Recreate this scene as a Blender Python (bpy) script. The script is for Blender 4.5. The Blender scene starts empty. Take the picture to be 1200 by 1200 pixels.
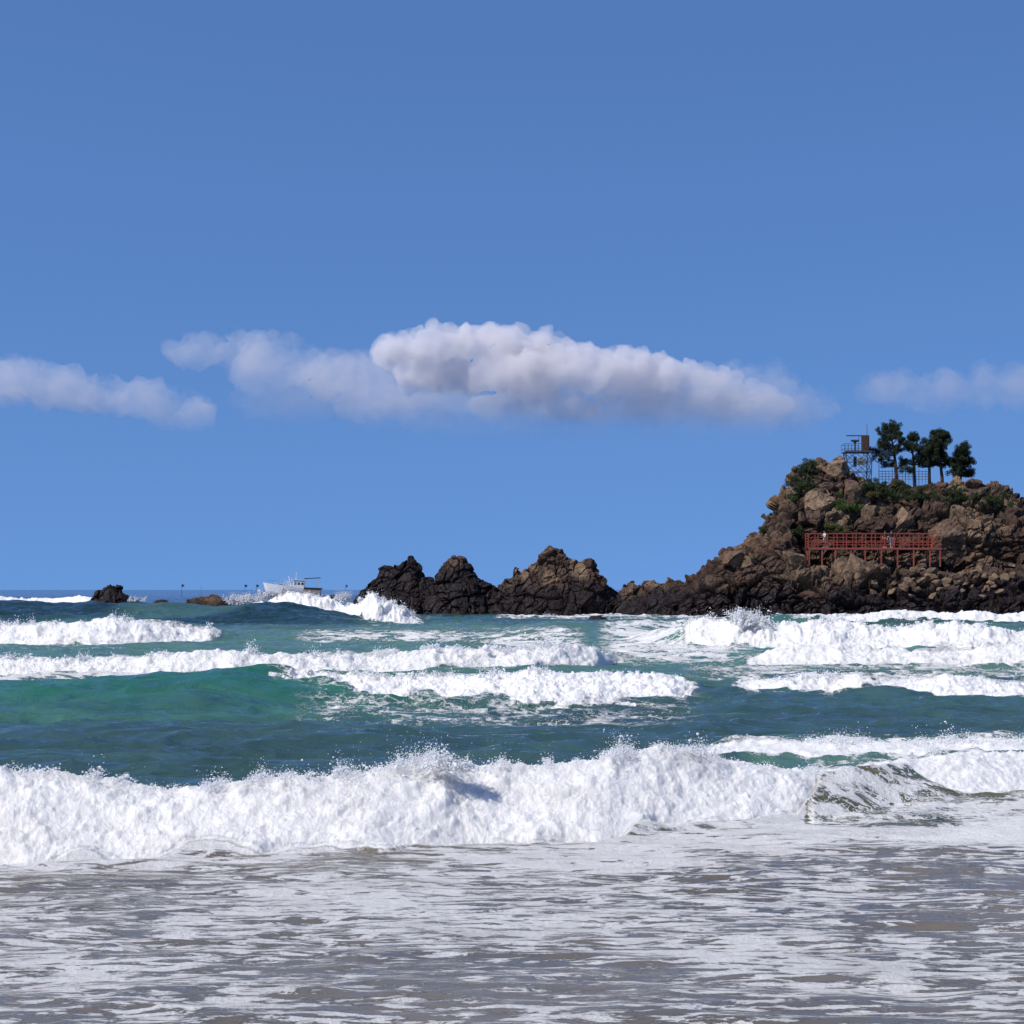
import bpy, bmesh, math, random
import numpy as np
from mathutils import Vector, Matrix

random.seed(7)
RNG = np.random.default_rng(11)
C = bpy.context.scene.collection
F, H0, HY = 2400.0, 3.0, 691.0          # focal length in photo pixels, eye height, horizon row
R = math.radians

def at(px, py, d):
    """world point seen at photo pixel (px,py) at distance d"""
    return Vector(((px-600)*d/F, d, H0+(HY-py)*d/F))

# ------------------------------------------------------------------ helpers
def tag(o, label=None, cat=None, group=None, kind=None):
    if label: o['label'] = label
    if cat: o['category'] = cat
    if group: o['group'] = group
    if kind: o['kind'] = kind
    return o

def empty(name, loc, rz=0.0):
    o = bpy.data.objects.new(name, None); C.objects.link(o)
    o.location = loc; o.rotation_euler = (0, 0, rz); o.empty_display_size = .3
    return o

def np_mesh(name, V, Q, mat, parent=None, smooth=True, attrs=None):
    me = bpy.data.meshes.new(name)
    n = Q.shape[1]
    me.vertices.add(len(V)); me.vertices.foreach_set('co', np.ascontiguousarray(V, np.float32).ravel())
    me.loops.add(Q.size); me.loops.foreach_set('vertex_index', np.ascontiguousarray(Q, np.int32).ravel())
    me.polygons.add(len(Q))
    me.polygons.foreach_set('loop_start', np.arange(0, Q.size, n, dtype=np.int32))
    me.polygons.foreach_set('use_smooth', np.full(len(Q), smooth, bool))
    me.update(calc_edges=True); me.validate()
    for k, a in (attrs or {}).items():
        if a.ndim == 2:
            at_ = me.attributes.new(k, 'FLOAT_COLOR', 'POINT')
            b = np.ones((len(V), 4), np.float32); b[:, :3] = a
            at_.data.foreach_set('color', b.ravel())
        else:
            at_ = me.attributes.new(k, 'FLOAT', 'POINT')
            at_.data.foreach_set('value', a.astype(np.float32))
    if mat: me.materials.append(mat)
    o = bpy.data.objects.new(name, me); C.objects.link(o)
    if parent: o.parent = parent
    return o

class MB:
    """collects simple shapes, then links them as ONE mesh object"""
    def __init__(s): s.bm = bmesh.new()
    def box(s, c, size, rz=0, bevel=0.0, rot=None):
        r = bmesh.ops.create_cube(s.bm, size=1.0)['verts']
        M = Matrix.Translation(c) @ (rot if rot else Matrix.Rotation(rz, 4, 'Z')) @ Matrix.Diagonal((*size, 1))
        bmesh.ops.transform(s.bm, matrix=M, verts=r)
        if bevel:
            ed = list({e for v in r for e in v.link_edges})
            bmesh.ops.bevel(s.bm, geom=ed, offset=bevel, segments=2, affect='EDGES')
        return s
    def bar(s, a, b, w=.05, h=None, round_=False, w2=None):
        a, b = Vector(a), Vector(b); d = b-a; L = d.length
        q = d.to_track_quat('Z', 'Y').to_matrix().to_4x4()
        if round_:
            r = bmesh.ops.create_cone(s.bm, cap_ends=True, segments=10, radius1=w, radius2=w if w2 is None else w2, depth=L)['verts']
            M = Matrix.Translation((a+b)/2) @ q
        else:
            r = bmesh.ops.create_cube(s.bm, size=1.0)['verts']
            M = Matrix.Translation((a+b)/2) @ q @ Matrix.Diagonal((w, h or w, L, 1))
        bmesh.ops.transform(s.bm, matrix=M, verts=r)
        return s
    def ball(s, c, r, sub=2, sc=(1, 1, 1)):
        v = bmesh.ops.create_icosphere(s.bm, subdivisions=sub, radius=r)['verts']
        bmesh.ops.transform(s.bm, matrix=Matrix.Translation(c) @ Matrix.Diagonal((*sc, 1)), verts=v)
        return s
    def tube(s, pts, rad, seg=8):
        rings = []
        pts = [Vector(p) for p in pts]
        for i, p in enumerate(pts):
            t = (pts[min(i+1, len(pts)-1)]-pts[max(i-1, 0)]).normalized()
            x = t.cross(Vector((.3, .9, .2))).normalized(); y = t.cross(x)
            rings.append([s.bm.verts.new(p+(x*math.cos(k*2*math.pi/seg)+y*math.sin(k*2*math.pi/seg))*rad[i]) for k in range(seg)])
        for a, b in zip(rings, rings[1:]):
            for k in range(seg):
                s.bm.faces.new((a[k], a[(k+1) % seg], b[(k+1) % seg], b[k]))
        s.bm.faces.new(rings[-1]); s.bm.faces.new(rings[0][::-1])
        return s
    def build(s, name, mat, parent=None, smooth=False):
        me = bpy.data.meshes.new(name)
        bmesh.ops.recalc_face_normals(s.bm, faces=s.bm.faces)
        s.bm.to_mesh(me); s.bm.free()
        for p in me.polygons: p.use_smooth = smooth
        me.materials.append(mat)
        o = bpy.data.objects.new(name, me); C.objects.link(o)
        if parent: o.parent = parent
        return o

def copy_tree(o, parent=None):
    c = o.copy(); C.objects.link(c)
    if parent: c.parent = parent
    for ch in [x for x in bpy.data.objects if x.parent == o and x is not c]:
        copy_tree(ch, c)
    return c

# ------------------------------------------------------------------ noise
def _h(ix, iy, iz, seed=0):
    h = (ix.astype(np.int64)*374761393 + iy.astype(np.int64)*668265263 + iz.astype(np.int64)*2147483647 + seed*974634777) & 0xFFFFFFFF
    h = ((h ^ (h >> 13))*1274126177) & 0xFFFFFFFF
    h = ((h ^ (h >> 16))*2246822519) & 0xFFFFFFFF
    return h ^ (h >> 15)

_G = RNG.normal(size=(256, 3)); _G /= np.linalg.norm(_G, axis=1)[:, None]; _G = _G.astype(np.float32)

def perlin(x, y, z=None, seed=0):
    if z is None: z = np.full_like(x, .37)
    xi, yi, zi = np.floor(x).astype(np.int32), np.floor(y).astype(np.int32), np.floor(z).astype(np.int32)
    fx, fy, fz = (x-xi).astype(np.float32), (y-yi).astype(np.float32), (z-zi).astype(np.float32)
    u, v, w = [t*t*t*(t*(t*6-15)+10) for t in (fx, fy, fz)]
    def g(a, b, c):
        k = _G[_h(xi+a, yi+b, zi+c, seed) & 255]
        return k[:, 0]*(fx-a)+k[:, 1]*(fy-b)+k[:, 2]*(fz-c)
    x00 = g(0, 0, 0)*(1-u)+g(1, 0, 0)*u; x10 = g(0, 1, 0)*(1-u)+g(1, 1, 0)*u
    x01 = g(0, 0, 1)*(1-u)+g(1, 0, 1)*u; x11 = g(0, 1, 1)*(1-u)+g(1, 1, 1)*u
    return 1.6*((x00*(1-v)+x10*v)*(1-w)+(x01*(1-v)+x11*v)*w)

def fbm(x, y, z=None, o=4, seed=0, gain=.5):
    r = 0; a = 1; s = 1
    for i in range(o):
        r = r+a*perlin(x*s, y*s, None if z is None else z*s, seed+i); a *= gain; s *= 2.03
    return r

def worley(P, cell, seed, an=(1, 1, 1)):
    """nearest random cell: returns vector to its centre, cell hash, and F2-F1"""
    Q = P/(cell*np.array(an)); I = np.floor(Q).astype(np.int32)
    best = np.full(len(P), 1e9); b2 = np.full(len(P), 1e9); vec = np.zeros_like(P); hid = np.zeros(len(P), np.int64)
    for a in (-1, 0, 1):
        for b in (-1, 0, 1):
            for c in (-1, 0, 1):
                J = I+np.array((a, b, c)); h = _h(J[:, 0], J[:, 1], J[:, 2], seed)
                o = np.stack([(h & 1023)/1023., ((h >> 10) & 1023)/1023., ((h >> 20) & 1023)/1023.], 1)
                d = Q-(J+o); dd = (d*d).sum(1)
                m = dd < best
                b2 = np.where(m, best, np.minimum(b2, dd))
                best = np.where(m, dd, best); vec[m] = d[m]; hid[m] = h[m]
    return vec*(cell*np.array(an)), hid, np.sqrt(b2)-np.sqrt(best)

def ss(a, b, x):
    t = np.clip((x-a)/(b-a), 0, 1); return t*t*(3-2*t)

# ------------------------------------------------------------------ materials
def newmat(name):
    m = bpy.data.materials.new(name); m.use_nodes = True
    nt = m.node_tree; nt.nodes.clear()
    out = nt.nodes.new('ShaderNodeOutputMaterial')
    return m, nt, out

class N:
    def __init__(s, nt): s.nt = nt
    def __call__(s, typ, **kw):
        n = s.nt.nodes.new(typ); ins = kw.pop('ins', {})
        for k, v in kw.items(): setattr(n, k, v)
        for k, v in ins.items():
            if isinstance(v, bpy.types.NodeSocket): s.nt.links.new(v, n.inputs[k])
            else: n.inputs[k].default_value = v
        return n
    def math(s, op, a, b=0.0, clamp=False):
        return s('ShaderNodeMath', operation=op, use_clamp=clamp, ins={0: a, 1: b}).outputs[0]
    def mix(s, f, a, b):
        n = s('ShaderNodeMix', data_type='RGBA', ins={0: f, 6: a, 7: b}); return n.outputs[2]
    def map(s, v, a, b, c=0.0, d=1.0):
        return s('ShaderNodeMapRange', ins={0: v, 1: a, 2: b, 3: c, 4: d}).outputs[0]

def simple(name, col, rough=.6, var=.25, scale=6.0, metal=0.0, spec=.4, bump=.0):
    m, nt, out = newmat(name); n = N(nt)
    geo = n('ShaderNodeTexCoord').outputs['Object']
    no = n('ShaderNodeTexNoise', ins={'Vector': geo, 'Scale': scale, 'Detail': 6.0, 'Roughness': .65}).outputs[0]
    f = n.map(no, .3, .7, 1-var, 1+var)
    c = n('ShaderNodeVectorMath', operation='SCALE', ins={0: (*col,), 3: f}).outputs[0]
    p = n('ShaderNodeBsdfPrincipled', ins={'Base Color': c, 'Roughness': rough, 'Metallic': metal, 'Specular IOR Level': spec})
    if bump:
        b = n('ShaderNodeBump', ins={'Height': no, 'Strength': bump, 'Distance': .05}); nt.links.new(b.outputs[0], p.inputs['Normal'])
    nt.links.new(p.outputs[0], out.inputs[0])
    return m

M_red = simple('red_painted_rail', (.24, .045, .028), .55, .35, 3)
M_redbrown = simple('rusty_post', (.24, .06, .042), .6, .3, 3)
M_steel = simple('grey_steel', (.075, .075, .085), .5, .3, 4, .3)
M_dark = simple('dark_metal', (.035, .035, .04), .5, .3, 4)
M_rust = simple('rust_brown_box', (.05, .024, .013), .7, .35, 3)
M_pale = simple('pale_cabinet', (.30, .27, .22), .6, .2, 3)
M_fence = simple('dark_fence', (.05, .035, .04), .6, .3, 4)
M_bark = simple('pine_bark', (.075, .045, .03), .9, .4, 8, bump=.5)
M_twig = simple('grey_twig', (.10, .085, .07), .9, .3, 8)
M_white = simple('white_boat_paint', (.72, .72, .72), .35, .06, 2)
M_beige = simple('beige_hull', (.33, .28, .22), .5, .15, 2)
M_glass = simple('dark_glass', (.02, .025, .03), .1, .1, 2, spec=.8)
M_navy = simple('navy_canvas', (.015, .02, .05), .8, .2, 3)
M_skin = simple('skin', (.42, .24, .16), .55, .08, 9)
M_hair = simple('dark_hair', (.012, .010, .010), .6, .2, 20)
M_wcloth = simple('white_cloth', (.75, .75, .77), .85, .06, 6)
M_kcloth = simple('black_cloth', (.018, .018, .022), .85, .2, 6)
M_tcloth = simple('tan_cloth', (.50, .36, .26), .85, .1, 6)
M_gcloth = simple('pale_grey_cloth', (.48, .48, .52), .85, .1, 6)
M_orange = simple('orange_float', (.55, .10, .03), .5, .1, 4)

def leaf_mat(name, c1, c2):
    m, nt, out = newmat(name); n = N(nt)
    a = n('ShaderNodeAttribute', attribute_name='rnd').outputs['Fac']
    c = n.mix(a, (*c1, 1), (*c2, 1))
    p = n('ShaderNodeBsdfPrincipled', ins={'Base Color': c, 'Roughness': .6, 'Specular IOR Level': .25})
    t = n('ShaderNodeBsdfTranslucent', ins={'Color': c})
    mx = n('ShaderNodeMixShader', ins={0: .25, 1: p.outputs[0], 2: t.outputs[0]})
    nt.links.new(mx.outputs[0], out.inputs[0]); return m
M_pine = leaf_mat('pine_needles', (.014, .024, .012), (.045, .060, .026))
M_shrub = leaf_mat('shrub_leaves', (.02, .036, .014), (.065, .085, .03))
M_bright = leaf_mat('bright_bush_leaves', (.045, .085, .02), (.11, .16, .04))
M_moss = leaf_mat('olive_ground_leaves', (.06, .065, .02), (.14, .13, .05))

def rock_mat():
    m, nt, out = newmat('coastal_rock'); n = N(nt)
    geo = n('ShaderNodeNewGeometry').outputs['Position']
    ton = n('ShaderNodeAttribute', attribute_name='tone').outputs['Fac']     # per block tone
    wet = n('ShaderNodeAttribute', attribute_name='wet').outputs['Fac']
    tan = n('ShaderNodeAttribute', attribute_name='tan').outputs['Fac']
    n1 = n('ShaderNodeTexNoise', ins={'Vector': geo, 'Scale': 1.1, 'Detail': 9.0, 'Roughness': .7}).outputs[0]
    n2 = n('ShaderNodeTexNoise', ins={'Vector': geo, 'Scale': 6.0, 'Detail': 6.0, 'Roughness': .75}).outputs[0]
    n3 = n('ShaderNodeTexNoise', ins={'Vector': geo, 'Scale': .45, 'Detail': 4.0}).outputs[0]
    base = n.mix(n.map(n1, .3, .7), (.020, .013, .011, 1), (.080, .050, .036, 1))
    base = n.mix(n.math('MULTIPLY', n.math('POWER', ton, 1.6), .95), base, (.125, .086, .063, 1))
    base = n.mix(n.map(n3, .52, .68, 0, .5), base, (.11, .052, .032, 1))
    base = n.mix(n.math('MULTIPLY', tan, n.map(n1, .35, .6), clamp=True), base, (.27, .185, .115, 1))
    sp = n.map(n2, .35, .65, .62, 1.35)
    base = n('ShaderNodeVectorMath', operation='SCALE', ins={0: base, 3: sp}).outputs[0]
    wf = n.map(n.math('ADD', wet, n.math('MULTIPLY', n.math('SUBTRACT', n1, .5), .8)), .35, .65)
    wcol = n.mix(n2, (.008, .006, .007, 1), (.026, .017, .017, 1))
    col = n.mix(wf, base, wcol)
    b = n('ShaderNodeBump', ins={'Height': n.math('ADD', n1, n.math('MULTIPLY', n2, .35)), 'Strength': .8, 'Distance': .12})
    p = n('ShaderNodeBsdfPrincipled', ins={'Base Color': col, 'Roughness': n.map(wf, 0, 1, .9, .62), 'Specular IOR Level': .2, 'Normal': b.outputs[0]})
    nt.links.new(p.outputs[0], out.inputs[0]); return m
M_rock = rock_mat()

def water_mat():
    m, nt, out = newmat('sea_water_and_foam'); n = N(nt)
    pos = n('ShaderNodeNewGeometry').outputs['Position']
    body = n('ShaderNodeAttribute', attribute_name='body').outputs['Color']
    foam = n('ShaderNodeAttribute', attribute_name='foam').outputs['Fac']
    lace = n('ShaderNodeAttribute', attribute_name='lace').outputs['Fac']
    bsz = n('ShaderNodeAttribute', attribute_name='psize').outputs['Fac']      # pattern size in metres
    # ripple bumps
    wash = n('ShaderNodeAttribute', attribute_name='wash').outputs['Fac']
    st = n('ShaderNodeVectorMath', operation='MULTIPLY', ins={0: pos, 1: (.55, 1.0, 1.0)}).outputs[0]
    r1 = n('ShaderNodeTexNoise', ins={'Vector': st, 'Scale': 2.2, 'Detail': 5.0, 'Roughness': .6, 'Distortion': .6}).outputs[0]
    r2 = n('ShaderNodeTexNoise', ins={'Vector': st, 'Scale': .9, 'Detail': 5.0, 'Roughness': .6, 'Distortion': .5}).outputs[0]
    st2 = n('ShaderNodeVectorMath', operation='MULTIPLY', ins={0: pos, 1: (.30, 1.0, 1.0)}).outputs[0]
    r0 = n('ShaderNodeTexNoise', ins={'Vector': st2, 'Scale': .55, 'Detail': 3.0, 'Roughness': .5, 'Distortion': .8}).outputs[0]
    rip = n.math('ADD', n.math('MULTIPLY', r1, .22), n.math('ADD', r2, n.math('MULTIPLY', r0, 1.5)))
    # pattern coordinates, warped
    warp = n('ShaderNodeTexNoise', ins={'Vector': pos, 'Scale': .9, 'Detail': 5.0, 'Roughness': .62})
    wv = n('ShaderNodeVectorMath', operation='SUBTRACT', ins={0: warp.outputs['Color'], 1: (.5, .5, .5)}).outputs[0]
    wv = n('ShaderNodeVectorMath', operation='SCALE', ins={0: wv, 3: 2.6}).outputs[0]
    pc = n('ShaderNodeVectorMath', operation='ADD', ins={0: pos, 1: wv}).outputs[0]
    pc = n('ShaderNodeVectorMath', operation='MULTIPLY', ins={0: pc, 1: (.42, 1.0, 1.6)}).outputs[0]
    def vor(sc):
        return n('ShaderNodeTexVoronoi', feature='DISTANCE_TO_EDGE', ins={'Vector': pc, 'Scale': sc}).outputs['Distance']
    v1, v2 = vor(1.1), vor(2.9)
    v3 = vor(.42)
    nz = n('ShaderNodeTexNoise', ins={'Vector': pos, 'Scale': 3.5, 'Detail': 8.0, 'Roughness': .72}).outputs[0]
    nb = n('ShaderNodeTexNoise', ins={'Vector': pos, 'Scale': .5, 'Detail': 4.0, 'Roughness': .6}).outputs[0]
    lc = n.math('MULTIPLY', lace, n.map(nb, .35, .62, .15, 1.3))
    near = n.math('MINIMUM', n.math('MULTIPLY', v1, 1.0), n.math('MULTIPLY', v2, 2.0))
    edge = n('ShaderNodeMix', data_type='FLOAT', ins={0: n.map(bsz, 0, 1), 2: near, 3: n.math('MINIMUM', v3, n.math('MULTIPLY', v1, 1.6))}).outputs[0]
    edge = n.math('ADD', edge, n.math('MULTIPLY', n.math('SUBTRACT', nz, .5), .30))
    lm = n.map(n.math('SUBTRACT', n.math('MULTIPLY', lc, .5), edge), -.045, .075)
    lm = n.math('MULTIPLY', lm, n.map(lace, .03, .12))
    wash = n('ShaderNodeAttribute', attribute_name='wash').outputs['Fac']
    wp = n('ShaderNodeVectorMath', operation='MULTIPLY', ins={0: pos, 1: (.9, 2.7, 1.0)}).outputs[0]
    wn = n('ShaderNodeTexNoise', ins={'Vector': wp, 'Scale': 2.5, 'Detail': 9.0, 'Roughness': .72, 'Distortion': .5}).outputs[0]
    wl = n('ShaderNodeTexNoise', ins={'Vector': pos, 'Scale': .35, 'Detail': 3.0}).outputs[0]
    wz = n.math('ADD', wn, n.math('MULTIPLY', n.math('SUBTRACT', wl, .5), .42))
    wm = n.map(n.math('ADD', wz, n.math('SUBTRACT', wash, .5)), .485, .53, 0, .88)
    wm = n.math('MULTIPLY', wm, n.map(wash, .02, .2))
    lm = n.math('MAXIMUM', lm, wm)
    fz = n.math('ADD', foam, n.math('MULTIPLY', n.math('SUBTRACT', nz, .5), .75))
    fm = n.map(fz, .44, .60)
    fac = n.math('MAXIMUM', lm, fm)
    fn = n('ShaderNodeTexNoise', ins={'Vector': pos, 'Scale': n.map(bsz, 0, 1, 9.0, 3.0), 'Detail': 7.0, 'Roughness': .78}).outputs[0]
    fcol = n.mix(n.map(fn, .3, .65), (.80, .785, .76, 1), (.93, .91, .875, 1))
    thin = n('ShaderNodeTexNoise', ins={'Vector': pos, 'Scale': .9, 'Detail': 6.0, 'Roughness': .7}).outputs[0]
    fcol = n.mix(n.map(thin, .50, .72, 0, .50), fcol, n.mix(.55, fcol, body))
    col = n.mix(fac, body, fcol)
    hw = n.math('MULTIPLY', n.math('MULTIPLY', rip, n.math('SUBTRACT', 1.0, fm)), n.map(wash, 0, .4, 1, .35))
    hf = n.math('MULTIPLY', n.math('MULTIPLY', fn, fac), n.map(bsz, 0, 1, .38, 1.0))
    b = n('ShaderNodeBump', ins={'Height': n.math('ADD', hw, hf), 'Strength': .85, 'Distance': .24})
    p = n('ShaderNodeBsdfPrincipled', ins={'Base Color': col, 'Roughness': n.map(fac, 0, 1, .10, .75), 'IOR': 1.33,
                                          'Specular IOR Level': n.map(fac, 0, 1, .5, .2), 'Normal': b.outputs[0],
        'Subsurface Weight': n.math('MULTIPLY', fm, .85), 'Subsurface Radius': (1, .97, .94), 'Subsurface Scale': n.map(bsz, 0, 1, .16, .4)})
    nt.links.new(p.outputs[0], out.inputs[0]); return m
M_sea = water_mat()

def spray_mat():
    m, nt, out = newmat('spray_droplets'); n = N(nt)
    p = n('ShaderNodeBsdfPrincipled', ins={'Base Color': (.86, .87, .88, 1), 'Roughness': .5})
    t = n('ShaderNodeBsdfTranslucent', ins={'Color': (.86, .87, .88, 1)})
    mx = n('ShaderNodeMixShader', ins={0: .35, 1: p.outputs[0], 2: t.outputs[0]})
    nt.links.new(mx.outputs[0], out.inputs[0]); return m
M_spray = spray_mat()

# ------------------------------------------------------------------ SEA
# grid: fan of columns (slope u = x/d) by rows of distance d
u = np.unique(np.concatenate([np.linspace(-.75, -.27, 70), np.linspace(-.27, .27, 1100), np.linspace(.27, .75, 70)]))
def seg(a, b, st): return np.arange(a, b, st)
d = np.concatenate([seg(9, 19, .06), seg(19, 33, .034), seg(33, 46, .08), seg(46, 79, .085), seg(79, 118, .2), seg(118, 190, .35),
                    seg(190, 260, .6), np.geomspace(260, 1500, 120), np.geomspace(1600, 40000, 40)])
NU, ND = len(u), len(d)
U, D = np.meshgrid(u, d)
PX = 600+F*U
X = (U*D)
LACE = np.zeros_like(D); Z = np.zeros_like(D); FO = np.zeros_like(D); WID = np.zeros(D.shape, np.int8); LUMP = np.zeros_like(D)
wig = perlin((X*.35).ravel(), (D*.02).ravel(), seed=3).reshape(D.shape)

rag = fbm((X*.9).ravel(), (D*.5).ravel(), o=3, seed=300).reshape(D.shape)
def wave(pts, Lb, amp=None, foam=None, wid=0, p=1.5, lump=0.0, back=1.0, fade=.12, Hadd=0.0, jag=.3):
    """pts (px, foot row, crest row, L): raises a wave; foam: list (px, s_low, strength)"""
    P = np.array(pts, float)
    yb = np.interp(PX, P[:, 0], P[:, 1]); yt = np.interp(PX, P[:, 0], P[:, 2]); L = np.interp(PX, P[:, 0], P[:, 3])
    df = F*H0/(yb-HY) + wig*jag; dc = df+L
    Hh = H0-(yt-HY)*dc/F + Hadd
    A = np.ones_like(D) if amp is None else np.interp(PX, [a[0] for a in amp], [a[1] for a in amp])
    Hh = np.maximum(Hh, 0)*A*(1+.16*np.clip(perlin((X*.30).ravel(), np.full(X.size, wid*3.3+.5), seed=wid+200).reshape(D.shape), -1, 1)*(1 if foam else .3))
    s = (D-df)/L
    front = np.clip(s, 0, 1); front = (ss(0, 1, front)*.4+front**p*.6)
    bk = np.exp(-(np.maximum(D-dc, 0)/Lb)**1.6)
    z = Hh*np.where(s < 1, front, bk)
    if foam:
        slo = np.interp(PX, [a[0] for a in foam], [a[1] for a in foam]); st = np.interp(PX, [a[0] for a in foam], [a[2] for a in foam])
        f = ss(slo-fade, slo+fade, s+wig*.12+rag*.22)*(1-ss(back*.5, back*1.3, D-dc+wig*.4*back+rag*.3*back))*st
        tr = np.clip(st, 0, 1)*ss(slo-.30, slo+.05, s)*np.clip(1-(D-dc)/(back*6), 0, 1)
        global LACE
        LACE[...] = np.maximum(LACE, .46*tr*ss(-.3, .5, rag+.6*wig)*(df > 30))
        global FO, WID, LUMP
        WID[...] = np.where(f > FO, wid, WID); FO[...] = np.maximum(FO, f); LUMP[...] = np.maximum(LUMP, f*lump)
    return z

W = []
# 1 front breaker
W.append(wave([(-300, 1030, 900, 2), (0, 1020, 908, 2), (136, 1014, 914, 2), (190, 1013, 923, 2), (250, 1012, 919, 2), (300, 1010, 912, 2), (350, 1008, 908, 2), (450, 1003, 906, 2),
      (500, 998, 897, 2.1), (520, 997, 893, 2.1), (545, 995, 902, 2.1), (600, 992, 900, 2.1), (650, 991, 894, 2.1), (700, 990, 887, 2.2), (740, 984, 879, 2.2),
      (770, 980, 874, 2.2), (800, 976, 881, 2.2), (850, 972, 891, 2.2), (900, 968, 898, 2.1), (950, 962, 902, 1.9), (1000, 955, 899, 1.7), (1064, 944, 895, 1.8), (1200, 934, 888, 2.0), (1500, 925, 880, 2)],
      1.6, foam=[(-300, -.05, 1), (900, -.05, 1), (935, .0, 1), (965, .78, .9), (1010, .82, .8), (1064, .7, .9), (1110, .2, 1), (1200, -.05, 1), (1500, -.05, 1)], wid=1, p=.8, lump=.10, back=.9))
# 2 ridge behind it on the right
W.append(wave([(780, 905, 889, 2.4), (850, 900, 880, 2.4), (930, 899, 875, 2.4), (1064, 898, 876, 2.4), (1500, 898, 872, 2.4)], 2.2, amp=[(790, 0), (840, 1), (1500, 1)],
      foam=[(790, .5, 0), (830, .2, .9), (1000, .0, 1), (1500, .0, 1)], wid=2, p=.9, lump=.08, back=.6))
# 3 dark swell behind the front breaker
W.append(wave([(560, 885, 868, 5), (820, 884, 858, 5), (1064, 882, 864, 5), (1500, 880, 860, 5)], 4, amp=[(560, 0), (760, 1), (1050, .8), (1500, .8)], p=1.1))
W.append(wave([(-300, 900, 880, 5), (300, 895, 878, 5), (600, 893, 872, 5)], 3, amp=[(-300, .6), (500, .5), (640, 0)], p=1.1))
# 4 green faced wave, its crest foaming to the right
W.append(wave([(-300, 855, 803, 8), (136, 849, 799, 8), (220, 850, 793, 8), (290, 849, 787, 8), (340, 847, 789, 8), (420, 843, 789, 7.5), (470, 841, 793, 7), (560, 841, 796, 7), (610, 841, 796, 7),
      (700, 841, 800, 7), (780, 838, 799, 7), (840, 830, 806, 6), (870, 826, 801, 5), (940, 826, 797, 4.5), (990, 826, 790, 4.5), (1020, 826, 792, 4.5), (1064, 826, 800, 4.5), (1500, 826, 797, 5)],
      3.2, amp=[(-300, 1), (790, 1), (835, .25), (868, .9), (1500, 1)],
      foam=[(300, 1.3, 0), (345, .93, .9), (370, .80, 1), (400, .66, 1), (440, .52, 1), (470, .48, 1), (482, .56, 1), (600, .42, 1), (700, .45, 1), (770, .38, 1), (805, .5, .9), (822, .6, 0), (855, .6, 0), (870, .4, 1), (975, .35, 1), (992, .5, .9), (1012, .95, .6), (1050, .85, .8), (1100, .3, 1), (1500, .3, 1)],
      wid=3, p=1.5, lump=.22, back=1.3, fade=.07, jag=1.3))
# 5 long whitewater behind it
W.append(wave([(-300, 797, 771, 2.4), (136, 797, 769, 2.4), (230, 797, 771, 2.4), (300, 797, 768, 2.4), (400, 795, 770, 2.4), (500, 793, 764, 2.4), (560, 791, 765, 2.4), (600, 791, 767, 2.4), (650, 790, 757, 2.4), (700, 788, 751, 2.4), (724, 783, 757, 2.4), (760, 783, 765, 2.4)],
      3.4, amp=[(-300, 1), (665, 1), (695, .8), (730, .42), (765, .15), (800, 0)], foam=[(-300, 0, 1), (690, 0, 1), (715, .15, .8), (735, .5, 0)], wid=4, p=.8, lump=.24, back=1.6))
# 6 short whitewater far left
W.append(wave([(-300, 757, 731, 3.5), (136, 757, 731, 3.5), (250, 755, 731, 3.5), (280, 753, 736, 3.5)], 6, amp=[(-300, 1), (205, 1), (240, .7), (262, .4), (330, .1), (400, 0)], foam=[(-300, 0, 1), (230, 0, 1), (264, .4, 0)], wid=5, p=.8, lump=.3, back=2.0))
# 7 whitewater on the right, far
W.append(wave([(720, 756, 735, 6), (800, 760, 730, 5), (830, 762, 731, 5), (870, 763, 728, 5), (905, 763, 734, 5), (950, 763, 729, 5), (1000, 763, 734, 5), (1064, 763, 738, 5), (1500, 765, 735, 5)], 5,
      amp=[(720, 0), (800, .8), (820, 1), (1500, 1)], foam=[(790, .2, 0), (812, .15, 1), (900, .0, 1), (1500, 0, 1)], wid=6, p=.9, lump=.38, back=2.4))
W.append(wave([(840, 786, 766, 4), (880, 787, 761, 4), (930, 787, 758, 4), (1064, 788, 760, 4), (1500, 790, 758, 4)], 3, amp=[(850, 0), (900, .9), (1500, 1)],
      foam=[(865, .5, 0), (885, .35, .95), (960, .1, 1), (1500, 0, 1)], wid=7, p=.9, lump=.26, back=2.0))
# 8 green hump between
W.append(wave([(540, 753, 736, 13), (620, 754, 732, 13), (700, 754, 731, 13), (790, 752, 733, 13), (840, 752, 735, 13)], 8, amp=[(560, 0), (640, 1), (760, 1), (840, 0)], p=1.2))
# 9 big dark swell far left
W.append(wave([(-300, 737, 707, 16), (136, 737, 710, 16), (167, 737, 708, 16), (220, 737, 709, 16), (280, 738, 710, 16), (312, 738, 708, 16), (345, 738, 710, 16), (380, 738, 719, 16), (412, 738, 727, 16), (450, 738, 732, 16), (520, 738, 735, 16)], 7,
      amp=[(-300, 1), (480, 1), (560, 0)], p=1.25))
# 10 foam of the swell breaking toward the stacks
W.append(wave([(280, 731, 709, 4), (310, 731, 707, 4), (340, 731, 704, 4), (370, 731, 706, 4), (400, 731, 709, 4), (422, 733, 707, 4), (437, 735, 700, 4), (454, 735, 707, 4), (470, 735, 708, 4), (483, 735, 713, 4), (495, 735, 725, 4)], 4,
      amp=[(270, 0), (300, 1), (475, 1), (505, 0)], foam=[(285, .2, 0), (305, 0, 1), (480, 0, 1), (500, 0, 0)], wid=8, p=.8, lump=.6, back=2.6, fade=.1))
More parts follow.
